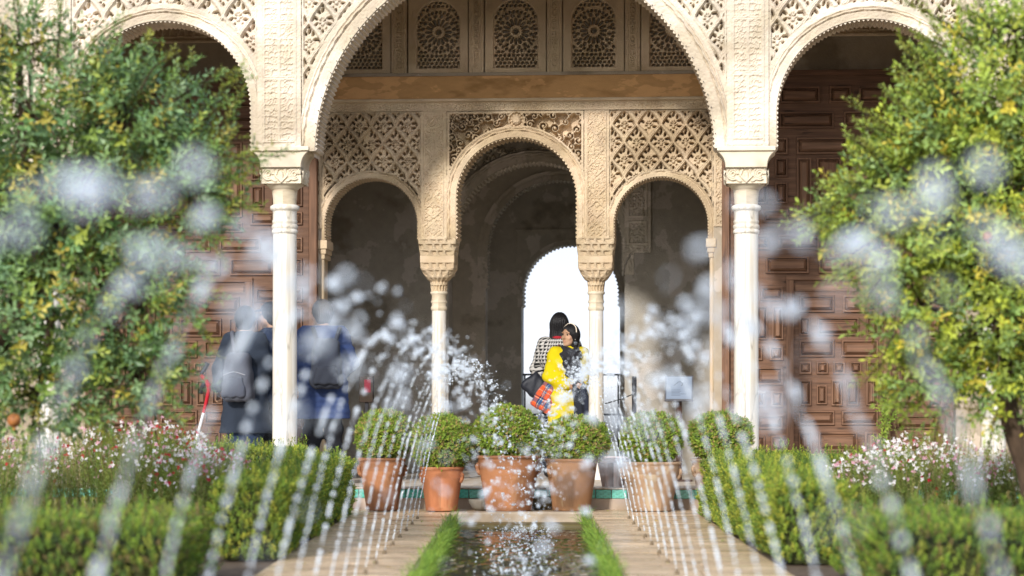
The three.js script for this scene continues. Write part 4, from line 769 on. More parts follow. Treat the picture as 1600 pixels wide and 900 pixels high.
// ---------------------------------------------------------------- two pomegranate trees
const spray = (q) => { const l = []; for (let k = 0; k < 12; k++) { const t = (k + 0.5) / 12, a = k * 2.4 + q() * 0.8; l.push([0.012 * Math.sin(k), t * 0.2, 0.012 * Math.cos(k), a, 0.15 + 0.55 * t + 0.5 * (q() - 0.3), 0.046 + 0.022 * q(), 0.022 + 0.006 * q()]); } l.push([0, 0, 0, 0, 1.56, 0.2, 0.004], [0, 0, 0, 1.6, 1.56, 0.2, 0.004]); return leafGeo(l); };
const SPRAYS = [spray(mulberry(71)), spray(mulberry(72)), spray(mulberry(73))];
function tree(name, label, Z, lobes, shoots, trunkPts, pal, fruits, seed, n) {
  rnd = mulberry(seed);
  const t = thing(name, label, 'tree'), base = trunkPts[0]; t.position.set(base.x, 0, base.z);
  const rel = (v) => v.clone().sub(t.position), trunkTop = rel(trunkPts[trunkPts.length - 1]);
  part('trunk', limb(trunkPts.map(rel), 0.09, 0.05, 20, 9), M.bark, t);
  const crown = new THREE.Group(); crown.name = 'crown'; t.add(crown);
  const sets = [[], [], []], twigs = [], vol = lobes.reduce((a, [, , rx, ry]) => a + rx * ry, 0);
  for (const [px, py, rx, ry, dz = 0] of lobes) {
    const c = rel(W(px, py, Z + dz)), k = (Z + dz) / F, ex = rx * k, ey = ry * k, ez = Math.min(ex, ey) * 0.95 + 0.1, m = Math.round(n * rx * ry / vol);
    twigs.push(limb([trunkTop.clone(), trunkTop.clone().lerp(c, 0.5).add(V3(gauss() * 0.1, 0.12, gauss() * 0.1)), c], 0.04, 0.014, 12, 6));
    for (let b = 0; b < 9; b++) { const d = V3(gauss(), gauss(), gauss()).normalize(); twigs.push(limb([c.clone(), c.clone().add(V3(d.x * ex * 0.5, d.y * ey * 0.5 + 0.05, d.z * ez * 0.5)), c.clone().add(V3(d.x * ex * 0.95, d.y * ey * 0.95, d.z * ez * 0.95))], 0.012, 0.004, 8, 5)); }
    for (let i = 0; i < m; i++) {
      const d = V3(gauss(), gauss(), gauss()).normalize(), clump = fbm(d.x * 2.6 + px, d.y * 2.6 + py, 3) + 0.25 * fbm(d.z * 5 + 3, d.x * 5 + py, 2), e = Math.pow(rnd(), 0.34) * (0.78 + 0.5 * (clump - 0.45));
      if (clump < 0.58 && rnd() < 0.95 * smooth(0.58 - clump, 0.0, 0.1)) continue;
      const p = c.clone().add(V3(d.x * ex * e, d.y * ey * e, d.z * ez * e));
      const dir = d.clone().multiplyScalar(0.9).add(V3(gauss() * 0.6, 0.55 + gauss() * 0.5, gauss() * 0.6)).normalize();
      sets[Math.floor(rnd() * 3)].push([p, dir, R(0, 6.3), R(0.6, 1.15), tint(pal, 0.3)]);
    }
  }
  for (const [x0, y0, x1, y1, dz = -0.3] of shoots) {
    const a = rel(W(x0, y0, Z + dz)), b = rel(W(x1, y1, Z + dz - 0.1)), mid = a.clone().lerp(b, 0.5).add(V3(0, 0.04, 0));
    twigs.push(limb([a, mid, b], 0.008, 0.003, 10, 5));
    const len = a.distanceTo(b), k = Math.max(4, Math.round(len / 0.035)), dir0 = b.clone().sub(a).normalize();
    for (let i = 0; i <= k; i++) { const q = i / k, p = a.clone().lerp(b, q).add(V3(0, 0.08 * q * (1 - q), 0)); sets[i % 3].push([p, dir0.clone().add(V3(gauss() * 0.55, gauss() * 0.55 + 0.15, gauss() * 0.55)).normalize(), R(0, 6.3), lerp(0.85, 0.5, q), tint(i / k > 0.4 ? [[0.25, 0.26, 0.03], [0.2, 0.25, 0.03], pal[0]] : pal, 0.2)]); }
  }
  part('branch', twigs, M.bark, crown);
  SPRAYS.forEach((g, i) => scatter('leaves', g, M_tree, crown, sets[i]));
  for (const [px, py, r, dz] of fruits) {
    const p = rel(W(px, py, Z + dz)), f = new THREE.Group(); f.name = 'pomegranate'; f.position.copy(p); t.add(f);
    part('fruit_skin', new THREE.SphereGeometry(r, 20, 14), std(0.5, 0.2, 0.06, { map: T.clay, roughness: 0.5 }), f); part('calyx', new THREE.CylinderGeometry(r * 0.3, r * 0.2, r * 0.5, 6, 1, true).translate(0, -r * 1.15, 0), std(0.42, 0.2, 0.06, { side: THREE.DoubleSide }), f);
  }
}
const GREEN_L = [[0.15, 0.25, 0.05], [0.12, 0.23, 0.07], [0.2, 0.29, 0.05], [0.17, 0.27, 0.11], [0.13, 0.22, 0.06], [0.3, 0.36, 0.05], [0.1, 0.19, 0.07], [0.2, 0.3, 0.13], [0.16, 0.26, 0.06], [0.4, 0.34, 0.05]];
const GREEN_R = [[0.28, 0.36, 0.04], [0.22, 0.31, 0.04], [0.38, 0.44, 0.045], [0.44, 0.48, 0.05], [0.18, 0.28, 0.06], [0.24, 0.33, 0.04], [0.3, 0.38, 0.05], [0.16, 0.25, 0.08], [0.3, 0.38, 0.05], [0.22, 0.32, 0.07], [0.5, 0.42, 0.04]];
tree('pomegranate_tree', 'dense dark green pomegranate tree filling the left side, one orange fruit low down', 17,
  [[50, 180, 180, 115], [200, 190, 100, 95], [120, 330, 230, 130], [300, 290, 90, 80], [40, 480, 190, 140], [215, 480, 120, 100], [60, 610, 150, 95], [215, 585, 90, 70], [-60, 330, 170, 260, 0.5], [30, 75, 100, 45]],
  [[250, 160, 300, 95], [270, 160, 372, 112], [300, 190, 382, 122], [290, 220, 372, 150], [300, 250, 398, 255], [320, 270, 440, 243], [300, 300, 392, 330], [310, 350, 392, 322], [200, 110, 232, 58], [90, 90, 96, 10], [30, 60, 20, 5], [150, 90, 190, 40], [220, 140, 262, 90], [330, 240, 362, 175], [290, 330, 350, 400], [260, 430, 338, 470], [280, 480, 330, 540], [240, 560, 262, 630], [150, 640, 170, 690], [60, 660, 62, 730], [280, 290, 370, 282], [310, 260, 372, 215], [270, 420, 322, 430]],
  [W(-30, 870, 17.3).setY(0), W(-40, 700, 17.3), W(-10, 560, 17.2), W(60, 430, 17)], GREEN_L, [[22, 657, 0.042, -0.75]], 81, 5000);
tree('pomegranate_tree', 'yellowing pomegranate tree leaning in from the right side with a dark trunk', 17,
  [[1540, 150, 130, 130], [1470, 260, 110, 105], [1345, 335, 95, 50], [1400, 300, 80, 70], [1420, 380, 130, 80], [1560, 330, 120, 160], [1440, 480, 85, 95], [1570, 500, 110, 130], [1460, 590, 80, 60], [1580, 610, 70, 70], [1640, 350, 120, 260, 0.5], [1590, 50, 70, 60]],
  [[1480, 160, 1408, 66], [1460, 190, 1412, 120], [1440, 240, 1335, 170], [1420, 270, 1345, 235], [1400, 290, 1330, 215], [1400, 310, 1305, 285], [1330, 340, 1236, 350], [1340, 350, 1262, 372], [1330, 330, 1300, 300], [1500, 120, 1455, 40], [1540, 90, 1420, 4], [1560, 60, 1500, 10], [1450, 210, 1390, 150], [1470, 200, 1440, 130], [1360, 380, 1300, 440], [1400, 420, 1352, 470], [1400, 520, 1375, 575], [1420, 600, 1392, 650], [1480, 630, 1458, 690], [1370, 300, 1290, 330], [1350, 350, 1270, 335], [1420, 230, 1350, 200], [1500, 100, 1440, 60], [1380, 420, 1318, 430], [1400, 560, 1350, 600], [1560, 640, 1545, 700]],
  [W(1625, 900, 17.1).setY(0), W(1612, 760, 17.1), W(1575, 640, 17), W(1560, 480, 17)], GREEN_R, [[1543, 370, 0.03, -0.6]], 82, 5000);

// ---------------------------------------------------------------- a creeper on the right door, leaves on the paving
{
  rnd = mulberry(91);
  const v = thing('climbing_creeper', 'thin green creeper climbing the right wooden door above the flowers', 'creeper'), a = toWorld(L(1382, 735, 2.08).setZ(-2.08)); v.position.copy(a);
  const pts = [[1382, 735], [1376, 690], [1386, 655], [1378, 620], [1384, 596]].map(([x, y]) => toWorld(L(x, y, 2.08)).sub(a)), c = new THREE.CatmullRomCurve3(pts), it = [];
  part('stem', new THREE.TubeGeometry(c, 30, 0.006, 6), M.bark, v);
  for (let i = 0; i < 46; i++) it.push([c.getPointAt(rnd()).add(V3(gauss() * 0.05, gauss() * 0.03, 0.03 + rnd() * 0.04)), V3(gauss() * 0.6, 0.5, 0.8).normalize(), R(0, 6), R(0.5, 0.9), tint([[0.22, 0.34, 0.04], [0.3, 0.38, 0.05]])]);
  scatter('leaves', SPRAYS[0], M_leaf, v, it);
  const fl = [], one = leafGeo([[0, 0, 0, 0, 0.15, 0.05, 0.024]]);
  for (let i = 0; i < 26; i++) fl.push([V3((rnd() < 0.5 ? -1 : 1) * R(0.75, 1.5), 0.012, R(-25, -16)), V3(gauss() * 0.15, 1, gauss() * 0.15).normalize(), R(0, 6), R(0.6, 1.2), tint([[0.4, 0.42, 0.05], [0.5, 0.36, 0.04], [0.25, 0.3, 0.05]])]);
  tag(scatter(numbered('fallen_leaves'), one, M_leaf, scene, fl), 'a few fallen yellow leaves lying on the wet paving', 'leaves');
}
// ---------------------------------------------------------------- people
function sdfMesh(f, lo, hi, cell) {                    // surface nets
  const n = [0, 1, 2].map((k) => Math.ceil((hi[k] - lo[k]) / cell) + 1), [nx, ny, nz] = n, v = new Float32Array(nx * ny * nz), id = (i, j, k) => (k * ny + j) * nx + i;
  for (let k = 0; k < nz; k++) for (let j = 0; j < ny; j++) for (let i = 0; i < nx; i++) v[id(i, j, k)] = f(lo[0] + i * cell, lo[1] + j * cell, lo[2] + k * cell);
  const vert = new Int32Array(v.length).fill(-1), pos = [], idx = [];
  for (let k = 0; k < nz - 1; k++) for (let j = 0; j < ny - 1; j++) for (let i = 0; i < nx - 1; i++) {
    let sx = 0, sy = 0, sz = 0, c = 0, m = 0;
    for (let q = 0; q < 8; q++) if (v[id(i + (q & 1), j + ((q >> 1) & 1), k + (q >> 2))] < 0) m |= 1 << q;
    if (m === 0 || m === 255) continue;
    for (const [a, b] of EDGES) { const va = v[id(i + (a & 1), j + ((a >> 1) & 1), k + (a >> 2))], vb = v[id(i + (b & 1), j + ((b >> 1) & 1), k + (b >> 2))]; if (va < 0 === vb < 0) continue; const t = va / (va - vb); sx += lerp(a & 1, b & 1, t); sy += lerp((a >> 1) & 1, (b >> 1) & 1, t); sz += lerp(a >> 2, b >> 2, t); c++; }
    vert[id(i, j, k)] = pos.length / 3; pos.push(lo[0] + (i + sx / c) * cell, lo[1] + (j + sy / c) * cell, lo[2] + (k + sz / c) * cell);
  }
  const quad = (a, b, c, d, flip) => { if (a < 0 || b < 0 || c < 0 || d < 0) return; if (flip) idx.push(a, c, b, a, d, c); else idx.push(a, b, c, a, c, d); };
  for (let k = 1; k < nz - 1; k++) for (let j = 1; j < ny - 1; j++) for (let i = 1; i < nx - 1; i++) {
    const s = v[id(i, j, k)] < 0;
    if (s !== v[id(i + 1, j, k)] < 0) quad(vert[id(i, j - 1, k - 1)], vert[id(i, j, k - 1)], vert[id(i, j, k)], vert[id(i, j - 1, k)], !s);
    if (s !== v[id(i, j + 1, k)] < 0) quad(vert[id(i - 1, j, k - 1)], vert[id(i - 1, j, k)], vert[id(i, j, k)], vert[id(i, j, k - 1)], !s);
    if (s !== v[id(i, j, k + 1)] < 0) quad(vert[id(i - 1, j - 1, k)], vert[id(i, j - 1, k)], vert[id(i, j, k)], vert[id(i - 1, j, k)], !s);
  }
  const g = new THREE.BufferGeometry(); g.setAttribute('position', new THREE.Float32BufferAttribute(pos, 3)); g.setIndex(idx); g.computeVertexNormals();
  const uv = []; for (let i = 0; i < pos.length; i += 3) uv.push(Math.atan2(pos[i], pos[i + 2]) * 0.17, pos[i + 1]);
  g.setAttribute('uv', new THREE.Float32BufferAttribute(uv, 2));
  return g;
}
const EDGES = [[0, 1], [2, 3], [4, 5], [6, 7], [0, 2], [1, 3], [4, 6], [5, 7], [0, 4], [1, 5], [2, 6], [3, 7]];
const smin = (a, b, k) => { const h = Math.max(k - Math.abs(a - b), 0) / k; return Math.min(a, b) - h * h * k * 0.25; };
function cone(x, y, z, a, b, ra, rb) { const dx = b[0] - a[0], dy = b[1] - a[1], dz = b[2] - a[2], t = clamp(((x - a[0]) * dx + (y - a[1]) * dy + (z - a[2]) * dz) / (dx * dx + dy * dy + dz * dz || 1), 0, 1); return Math.hypot(x - a[0] - t * dx, y - a[1] - t * dy, z - a[2] - t * dz) - lerp(ra, rb, t); }
const ellip = (x, y, z, c, r) => { const k = Math.hypot((x - c[0]) / r[0], (y - c[1]) / r[1], (z - c[2]) / r[2]); return (k - 1) * Math.min(...r); };
const union = (bones, k) => (x, y, z) => { let d = 9; for (const [a, b, ra, rb] of bones) d = smin(d, cone(x, y, z, a, b, ra, rb), k); return d; };
function bounds(bones, pad) { const lo = [9, 9, 9], hi = [-9, -9, -9]; for (const [a, b, ra, rb] of bones) for (const [p, r] of [[a, ra], [b, rb]]) for (let k = 0; k < 3; k++) { lo[k] = Math.min(lo[k], p[k] - r - pad); hi[k] = Math.max(hi[k], p[k] + r + pad); } return [lo, hi]; }
const meshBones = (bones, k, cell, extra) => { const [lo, hi] = bounds(bones, 0.03), f = union(bones, k); return sdfMesh(extra ? (x, y, z) => extra(f(x, y, z), x, y, z) : f, lo, hi, cell); };
// head about its own centre, facing +z
function headField(x, y, z) {
  let d = ellip(x, y, z, [0, 0.03, -0.012], [0.077, 0.095, 0.096]);
  d = smin(d, ellip(x, y, z, [0, -0.045, 0.022], [0.06, 0.07, 0.066]), 0.04);
  d = smin(d, ellip(x, y, z, [0, -0.098, 0.058], [0.024, 0.018, 0.022]), 0.03);
  const ax = Math.abs(x);
  d = smin(d, ellip(ax, y, z, [0.042, -0.022, 0.062], [0.022, 0.02, 0.02]), 0.02);
  d = smin(d, ellip(ax, y, z, [0.03, 0.036, 0.078], [0.026, 0.008, 0.012]), 0.014);
  d = -smin(-d, ellip(ax, y, z, [0.032, 0.014, 0.1], [0.017, 0.011, 0.018]), 0.012);
  d = smin(d, cone(x, y, z, [0, 0.018, 0.088], [0, -0.024, 0.104], 0.008, 0.011), 0.012);
  d = smin(d, ellip(ax, y, z, [0.011, -0.028, 0.093], [0.008, 0.007, 0.008]), 0.008);
  d = smin(d, ellip(x, y, z, [0, -0.056, 0.083], [0.021, 0.0055, 0.008]), 0.006);
  d = smin(d, ellip(x, y, z, [0, -0.066, 0.081], [0.018, 0.006, 0.008]), 0.006);
  d = smin(d, ellip(ax, y, z, [0.078, 0.0, -0.008], [0.009, 0.03, 0.018]), 0.01);
  return d;
}
// a relaxed hand: wrist at the origin, fingers towards -y, palm facing -x * side
function handBones(side, curl) {
  const b = [[[0, 0.02, 0], [0, -0.03, 0], 0.022, 0.024]];
  const F4 = [[0.028, 0.072, 0.0085], [0.0095, 0.08, 0.009], [-0.0095, 0.075, 0.0086], [-0.027, 0.06, 0.0076]];
  for (const [z, len, r] of F4) {
    b.push([[0, -0.025, z * 0.7], [0, -0.085, z], 0.0135, 0.0105]);
    let p = [0, -0.085, z], a = 0.25 * curl; const L3 = [len * 0.45, len * 0.32, len * 0.23];
    L3.forEach((l, i) => { const q = [p[0] - side * Math.sin(a) * l, p[1] - Math.cos(a) * l, p[2]]; b.push([p, q, r * (1 - 0.1 * i), r * (0.9 - 0.1 * i)]); p = q; a += 0.75 * curl; });
  }
  b.push([[0, -0.03, 0.02], [-side * 0.018, -0.06, 0.05], 0.014, 0.0105], [[-side * 0.018, -0.06, 0.05], [-side * 0.03, -0.092, 0.05], 0.0105, 0.0085]);
  return b;
}
const cloth = (r, g, b, o = {}) => std(r, g, b, { roughness: 0.95, bumpMap: T.grain, bumpScale: 0.002, sheen: 0.3, sheenRoughness: 0.6, ...o });
const SKIN = std(0.62, 0.38, 0.26, { roughness: 0.6, map: rep(T.mottle, 0.9) }), HAIR = std(0.012, 0.011, 0.012, { roughness: 0.42, bumpMap: rep(T.grain, 0.25, 1.2), bumpScale: 0.004 });
function person(label, px, d, topPx, yaw, o) {
  const g = palace('person', label, 'person'), at = L(px, 700, d), top = L(px, topPx, d).y, sc = (top - TOP) / 1.74;
  const pw = toWorld(V3(at.x, TOP, -d)); g.position.copy(pw); g.rotation.y = PHI + yaw; g.scale.setScalar(sc);
  const J = { sh: [[-0.165, 1.41, -0.01], [0.165, 1.41, -0.01]], el: [[-0.23, 1.15, -0.03], [0.23, 1.15, -0.03]], wr: [[-0.22, 0.92, 0.04], [0.22, 0.92, 0.04]], hip: [[-0.09, 0.92, 0], [0.09, 0.92, 0]], kn: [[-0.1, 0.5, 0.015], [0.1, 0.5, 0.015]], an: [[-0.11, 0.09, -0.02], [0.11, 0.09, -0.02]], toe: [[-0.125, 0.035, 0.12], [0.125, 0.035, 0.12]], head: [0, 1.615, 0.015], ...o.joints };
  const torso = (e) => [[[-0.075, 0.94, 0], [0.075, 0.94, 0], 0.112 + e, 0.112 + e], [[-0.05, 1.1, 0.005], [0.05, 1.1, 0.005], 0.096 + e, 0.096 + e], [[-0.085, 1.27, 0], [0.085, 1.27, 0], 0.108 + e, 0.108 + e], [[-0.135, 1.4, -0.012], [0.135, 1.4, -0.012], 0.06 + e, 0.06 + e], [[0, 1.0, 0], [0, 1.36, -0.005], 0.1 + e, 0.09 + e]];
  const arm = (s, e) => [[J.sh[s], J.el[s], 0.05 + e, 0.041 + e], [J.el[s], J.wr[s], 0.04 + e, 0.028 + e]];
  const leg = (s, e) => [[J.hip[s], J.kn[s], 0.084 + e, 0.058 + e], [J.kn[s], J.an[s], 0.057 + e, 0.04 + e]];
  const foot = (s, e) => [[[J.an[s][0], 0.06, J.an[s][2] - 0.02], [J.an[s][0], 0.05, 0.03], 0.042 + e, 0.04 + e], [[J.an[s][0], 0.05, 0.03], J.toe[s], 0.04 + e, 0.03 + e]];
  // the body, one surface: trunk and limbs, with the finer head and hands joined to it
  const bones = [...torso(0), [[0, 1.4, -0.012], [0, 1.56, 0.008], 0.056, 0.052], ...arm(0, 0), ...arm(1, 0), ...leg(0, 0), ...leg(1, 0), ...foot(0, 0), ...foot(1, 0)];
  const hq = new THREE.Quaternion().setFromEuler(new THREE.Euler(o.pitch ?? 0, o.headYaw ?? 0, o.roll ?? 0, 'YXZ'));
  const onHead = (geo) => geo.applyQuaternion(hq).translate(...J.head);
  const hands = [0, 1].map((s) => {
    const q = new THREE.Quaternion().setFromUnitVectors(V3(0, -1, 0), V3(...J.wr[s]).sub(V3(...J.el[s])).normalize());
    return meshBones(handBones(s ? 1 : -1, o.curl ?? 0.8), 0.008, 0.0042).applyQuaternion(q).translate(...J.wr[s]);
  });
  part('body', [meshBones(bones, 0.05, 0.015), onHead(sdfMesh(headField, [-0.11, -0.15, -0.14], [0.11, 0.15, 0.14], 0.0052)), ...hands], SKIN, g);
  for (const s of [-1, 1]) part('eye', onHead(new THREE.SphereGeometry(0.0105, 12, 8).translate(s * 0.032, 0.014, 0.0795)), std(0.05, 0.035, 0.03, { roughness: 0.2 }), g);
  for (const s of [-1, 1]) part('eyebrow', onHead(tube([[s * 0.018, 0.034, 0.091], [s * 0.034, 0.039, 0.088], [s * 0.05, 0.032, 0.076]], 0.0028, 8, 5)), HAIR, g);
  part('lips', onHead(sdfMesh((x, y, z) => Math.min(ellip(x, y, z, [0, -0.0565, 0.0855], [0.021, 0.0048, 0.008]), ellip(x, y, z, [0, -0.066, 0.0835], [0.018, 0.0055, 0.008])), [-0.03, -0.08, 0.06], [0.03, -0.045, 0.1], 0.003)), std(0.46, 0.2, 0.16, { roughness: 0.5 }), g);
  // trousers and shoes
  part('trousers', meshBones([[[-0.075, 0.95, 0], [0.075, 0.95, 0], 0.122, 0.122], ...[0, 1].flatMap((s) => [[J.hip[s], J.kn[s], 0.1, 0.082], [J.kn[s], [J.an[s][0], 0.1, J.an[s][2]], 0.08, 0.07]])], 0.05, 0.016, (v, x, y, z) => Math.max(v + 0.006 * Math.sin(y * 40 + x * 20), y - 1.03)), cloth(...o.trousers), g);
  for (const s of [0, 1]) part('shoe', meshBones(foot(s, 0.012), 0.03, 0.012, (v, x, y) => Math.max(v, -y + 0.002)), cloth(0.02, 0.018, 0.018, { roughness: 0.5 }), g);
  // coat
  const hem = o.hem, sk = [[[-0.06, 1.02, 0.005], [-0.075 - o.flare, hem - 0.05, 0.01], 0.135, 0.145], [[0.06, 1.02, 0.005], [0.075 + o.flare, hem - 0.05, 0.01], 0.135, 0.145]];
  const cb = [...torso(0.034), ...sk, ...arm(0, 0.026).map((q, i) => (i ? [q[0], V3(...J.el[0]).lerp(V3(...J.wr[0]), 0.9).toArray(), q[2], q[3] + 0.006] : q)), ...arm(1, 0.026).map((q, i) => (i ? [q[0], V3(...J.el[1]).lerp(V3(...J.wr[1]), 0.9).toArray(), q[2], q[3] + 0.006] : q)), [[0, 1.42, -0.015], [0, 1.475, -0.005], 0.075, 0.075]];
  part('coat', meshBones(cb, 0.045, 0.012, (v, x, y, z) => { const fold = 0.005 * Math.sin(x * 26 + y * 5) * smooth(1.2 - y, 0, 0.5) + 0.004 * Math.sin(y * 45 + x * 30 + z * 12) * (Math.abs(x) > 0.15 ? 1 : 0.3); const quilt = o.quilt ? 0.007 * Math.abs(Math.sin(y * Math.PI / 0.055)) + 0.004 * Math.abs(Math.sin(Math.atan2(x, z) * 5)) : 0; return Math.max(v + fold - quilt, hem - y, y - 1.505); }), o.coatMat ?? cloth(...o.coat), g);
  // hair
  if (o.hair) {
    const [len, wid] = o.hair;
    part('hair', onHead(sdfMesh((x, y, z) => {
      let v = ellip(x, y, z, [0, 0.038, -0.02], [0.09, 0.103, 0.106]);
      v = smin(v, cone(x, y, z, [-0.03, 0.0, -0.035], [-0.03, -len, -0.04], 0.07, wid), 0.04); v = smin(v, cone(x, y, z, [0.03, 0.0, -0.035], [0.03, -len, -0.04], 0.07, wid), 0.04);
      v += 0.0035 * Math.sin(Math.atan2(x, z) * 34 + y * 20) ;
      const face = Math.max(ellip(x, y, z, [o.part ?? 0, -0.03, 0.13], o.faceR ?? [0.064, 0.105, 0.12]), 0 - 9);
      return Math.max(v, -face);
    }, [-0.15, -len - wid - 0.04, -0.17], [0.15, 0.17, 0.13], 0.0065)), o.hairMat ?? HAIR, g);
  }
  if (o.extra) o.extra(g, J, onHead, sc);
  return { g, J, onHead, sc };
}
// textiles with a printed check
function checkTex(w, draw, mx, my) { const c = canvasOf(w, w); draw(c.getContext('2d'), w); const t = new THREE.CanvasTexture(c); t.colorSpace = THREE.SRGBColorSpace; t.wrapS = t.wrapT = THREE.RepeatWrapping; t.repeat.set(1 / mx, 1 / my); return t; }
const hound = checkTex(64, (c, w) => { c.fillStyle = '#e6e2dc'; c.fillRect(0, 0, w, w); c.fillStyle = '#131315'; const u = w / 4; c.fillRect(0, 0, 2 * u, 2 * u); for (const [x, y] of [[2, 0], [2, 1], [3, 0]]) { c.beginPath(); c.moveTo(x * u, (y + 1) * u); c.lineTo((x + 1) * u, y * u); c.lineTo(x * u, y * u); c.fill(); } for (const [x, y] of [[0, 2], [1, 2], [0, 3]]) { c.beginPath(); c.moveTo((x + 1) * u, y * u); c.lineTo(x * u, (y + 1) * u); c.lineTo(x * u, y * u); c.fill(); } }, 0.038, 0.038);
const tartan = checkTex(256, (c, w) => {
  c.fillStyle = '#2a3a5c'; c.fillRect(0, 0, w, w); const S = [[0, 70, '#d8552f'], [70, 90, '#1e2c48'], [96, 104, '#f0e4cc'], [110, 170, '#33507c'], [176, 182, '#e8a03c'], [190, 236, '#d8552f'], [240, 246, '#e8e2d4']];
  c.globalAlpha = 1; for (const [a, b, k] of S) { c.fillStyle = k; c.fillRect(a * w / 256, 0, (b - a) * w / 256, w); } c.globalAlpha = 0.5; for (const [a, b, k] of S) { c.fillStyle = k; c.fillRect(0, a * w / 256, w, (b - a) * w / 256); }
}, 0.2, 0.2);

// the woman in yellow
const yellow = person('person in a bright yellow coat with a black scarf and hairband, looking to the left', 889, 2.78, 508, 0.35, {
  joints: { el: [[-0.235, 1.16, 0.0], [0.2, 1.15, 0.02]], wr: [[-0.06, 1.05, 0.19], [0.1, 1.08, 0.2]], head: [0.0, 1.615, 0.03] }, headYaw: -0.98, pitch: -0.02, roll: -0.05, curl: 1.0,
  trousers: [0.02, 0.02, 0.025], coat: [0.54, 0.43, 0.004], hem: 0.52, flare: 0.05, hair: [0.1, 0.055], part: -0.014, faceR: [0.072, 0.115, 0.135],
  extra(g, J, onHead) {
    part('hairband', onHead(new THREE.TorusGeometry(0.0985, 0.006, 8, 40, Math.PI).rotateY(0).translate(0, 0.045, 0.01).rotateX(-0.12)), std(0.72, 0.62, 0.5), g);
    const sc = [[[-0.05, 1.455, 0.03], [0.05, 1.455, 0.035], 0.055, 0.055], [[-0.08, 1.44, -0.03], [0.08, 1.44, -0.03], 0.055, 0.055], [[-0.07, 1.41, 0.1], [0.07, 1.42, 0.1], 0.05, 0.05], [[0.0, 1.4, 0.13], [-0.035, 1.2, 0.155], 0.07, 0.05], [[0.03, 1.4, 0.13], [0.06, 1.12, 0.17], 0.06, 0.05], [[-0.1, 1.4, 0.09], [-0.1, 1.26, 0.12], 0.03, 0.025]];
    part('scarf', meshBones(sc, 0.035, 0.009, (v, x, y, z) => v + 0.007 * Math.sin(y * 60 + x * 35) + 0.004 * Math.sin(x * 90)), cloth(0.02, 0.02, 0.024), g);
    part('earring', onHead(new THREE.SphereGeometry(0.007, 8, 6).translate(0.082, -0.035, 0.0)), std(0.85, 0.8, 0.7, { roughness: 0.2, metalness: 0.6 }), g);
    part('cuff', [new THREE.TorusGeometry(0.042, 0.012, 8, 20)].map((q) => q.applyQuaternion(new THREE.Quaternion().setFromUnitVectors(V3(0, 0, 1), V3(...J.wr[0]).sub(V3(...J.el[0])).normalize())).translate(...V3(...J.el[0]).lerp(V3(...J.wr[0]), 0.9).toArray())), cloth(0.55, 0.44, 0.004), g);
  },
});
// the woman behind her
person('person with long black hair in a houndstooth jacket, back turned, behind the yellow coat', 874, 3.3, 490, Math.PI - 0.25, {
  joints: { el: [[-0.2, 1.15, 0.02], [0.26, 1.16, 0.02]], wr: [[-0.1, 1.02, 0.18], [0.23, 0.95, 0.1]], head: [0.0, 1.615, 0.02] }, headYaw: 0.1,
  trousers: [0.015, 0.016, 0.022], coat: [0.5, 0.5, 0.5], coatMat: std(0.62, 0.62, 0.62, { map: hound, roughness: 0.95 }), hem: 0.82, flare: 0.02, hair: [0.24, 0.075],
  extra(g) { part('collar', new THREE.TorusGeometry(0.078, 0.02, 8, 28).rotateX(Math.PI / 2).translate(0, 1.485, -0.005), cloth(0.35, 0.02, 0.03), g); },
});
// the three at the left
const P1 = person('person in a long dark coat with dark hair, back turned, holding a red crutch', 383, 0.75, 480, Math.PI - 0.3, {
  joints: { el: [[-0.23, 1.14, 0.02], [0.3, 1.15, 0.03]], wr: [[-0.14, 1.0, 0.2], [0.36, 0.93, 0.1]], head: [-0.01, 1.615, 0.02] }, headYaw: -0.35,
  trousers: [0.02, 0.035, 0.075], coat: [0.024, 0.032, 0.048], hem: 0.5, flare: 0.06, hair: [0.05, 0.055], curl: 1.3,
});
person('person in a dark cap and navy jacket, mostly hidden behind the left column', 424, 1.15, 474, -1.75, {
  joints: {}, headYaw: 0, trousers: [0.015, 0.016, 0.02], coat: [0.02, 0.032, 0.07], hem: 0.78, flare: 0.02, hair: [0.04, 0.05],
  extra(g, J, onHead) {
    part('cap', onHead(sdfMesh((x, y, z) => Math.max(ellip(x, y, z, [0, 0.045, -0.015], [0.098, 0.1, 0.112]), 0.052 - y), [-0.13, 0.03, -0.15], [0.13, 0.17, 0.13], 0.007)), cloth(0.02, 0.022, 0.028), g);
    part('cap_brim', onHead(new THREE.CylinderGeometry(0.085, 0.085, 0.008, 28, 1, false, -Math.PI / 2, Math.PI).rotateX(0.15).scale(1, 1, 1.25).translate(0, 0.06, 0.065)), cloth(0.02, 0.022, 0.028), g);
    part('reflective_stripe', tube([[-0.11, 1.5, 0.05], [-0.14, 1.42, 0.085], [-0.15, 1.33, 0.12], [-0.15, 1.24, 0.135]], 0.011, 16, 8), std(0.25, 0.55, 0.85, { roughness: 0.3 }), g);
  },
});
const P3 = person('person in a quilted navy coat with a backpack, back turned, right of the left column', 505, 0.85, 470, Math.PI + 0.15, {
  joints: { el: [[-0.26, 1.15, 0.02], [0.25, 1.15, 0.02]], wr: [[-0.16, 1.03, 0.2], [0.2, 0.96, 0.14]], head: [0.02, 1.615, 0.02] }, headYaw: 0.7,
  trousers: [0.013, 0.013, 0.016], coat: [0.035, 0.058, 0.15], hem: 0.62, flare: 0.04, hair: [0.05, 0.05], hairMat: std(0.12, 0.115, 0.11, { roughness: 0.6 }), quilt: true,
});
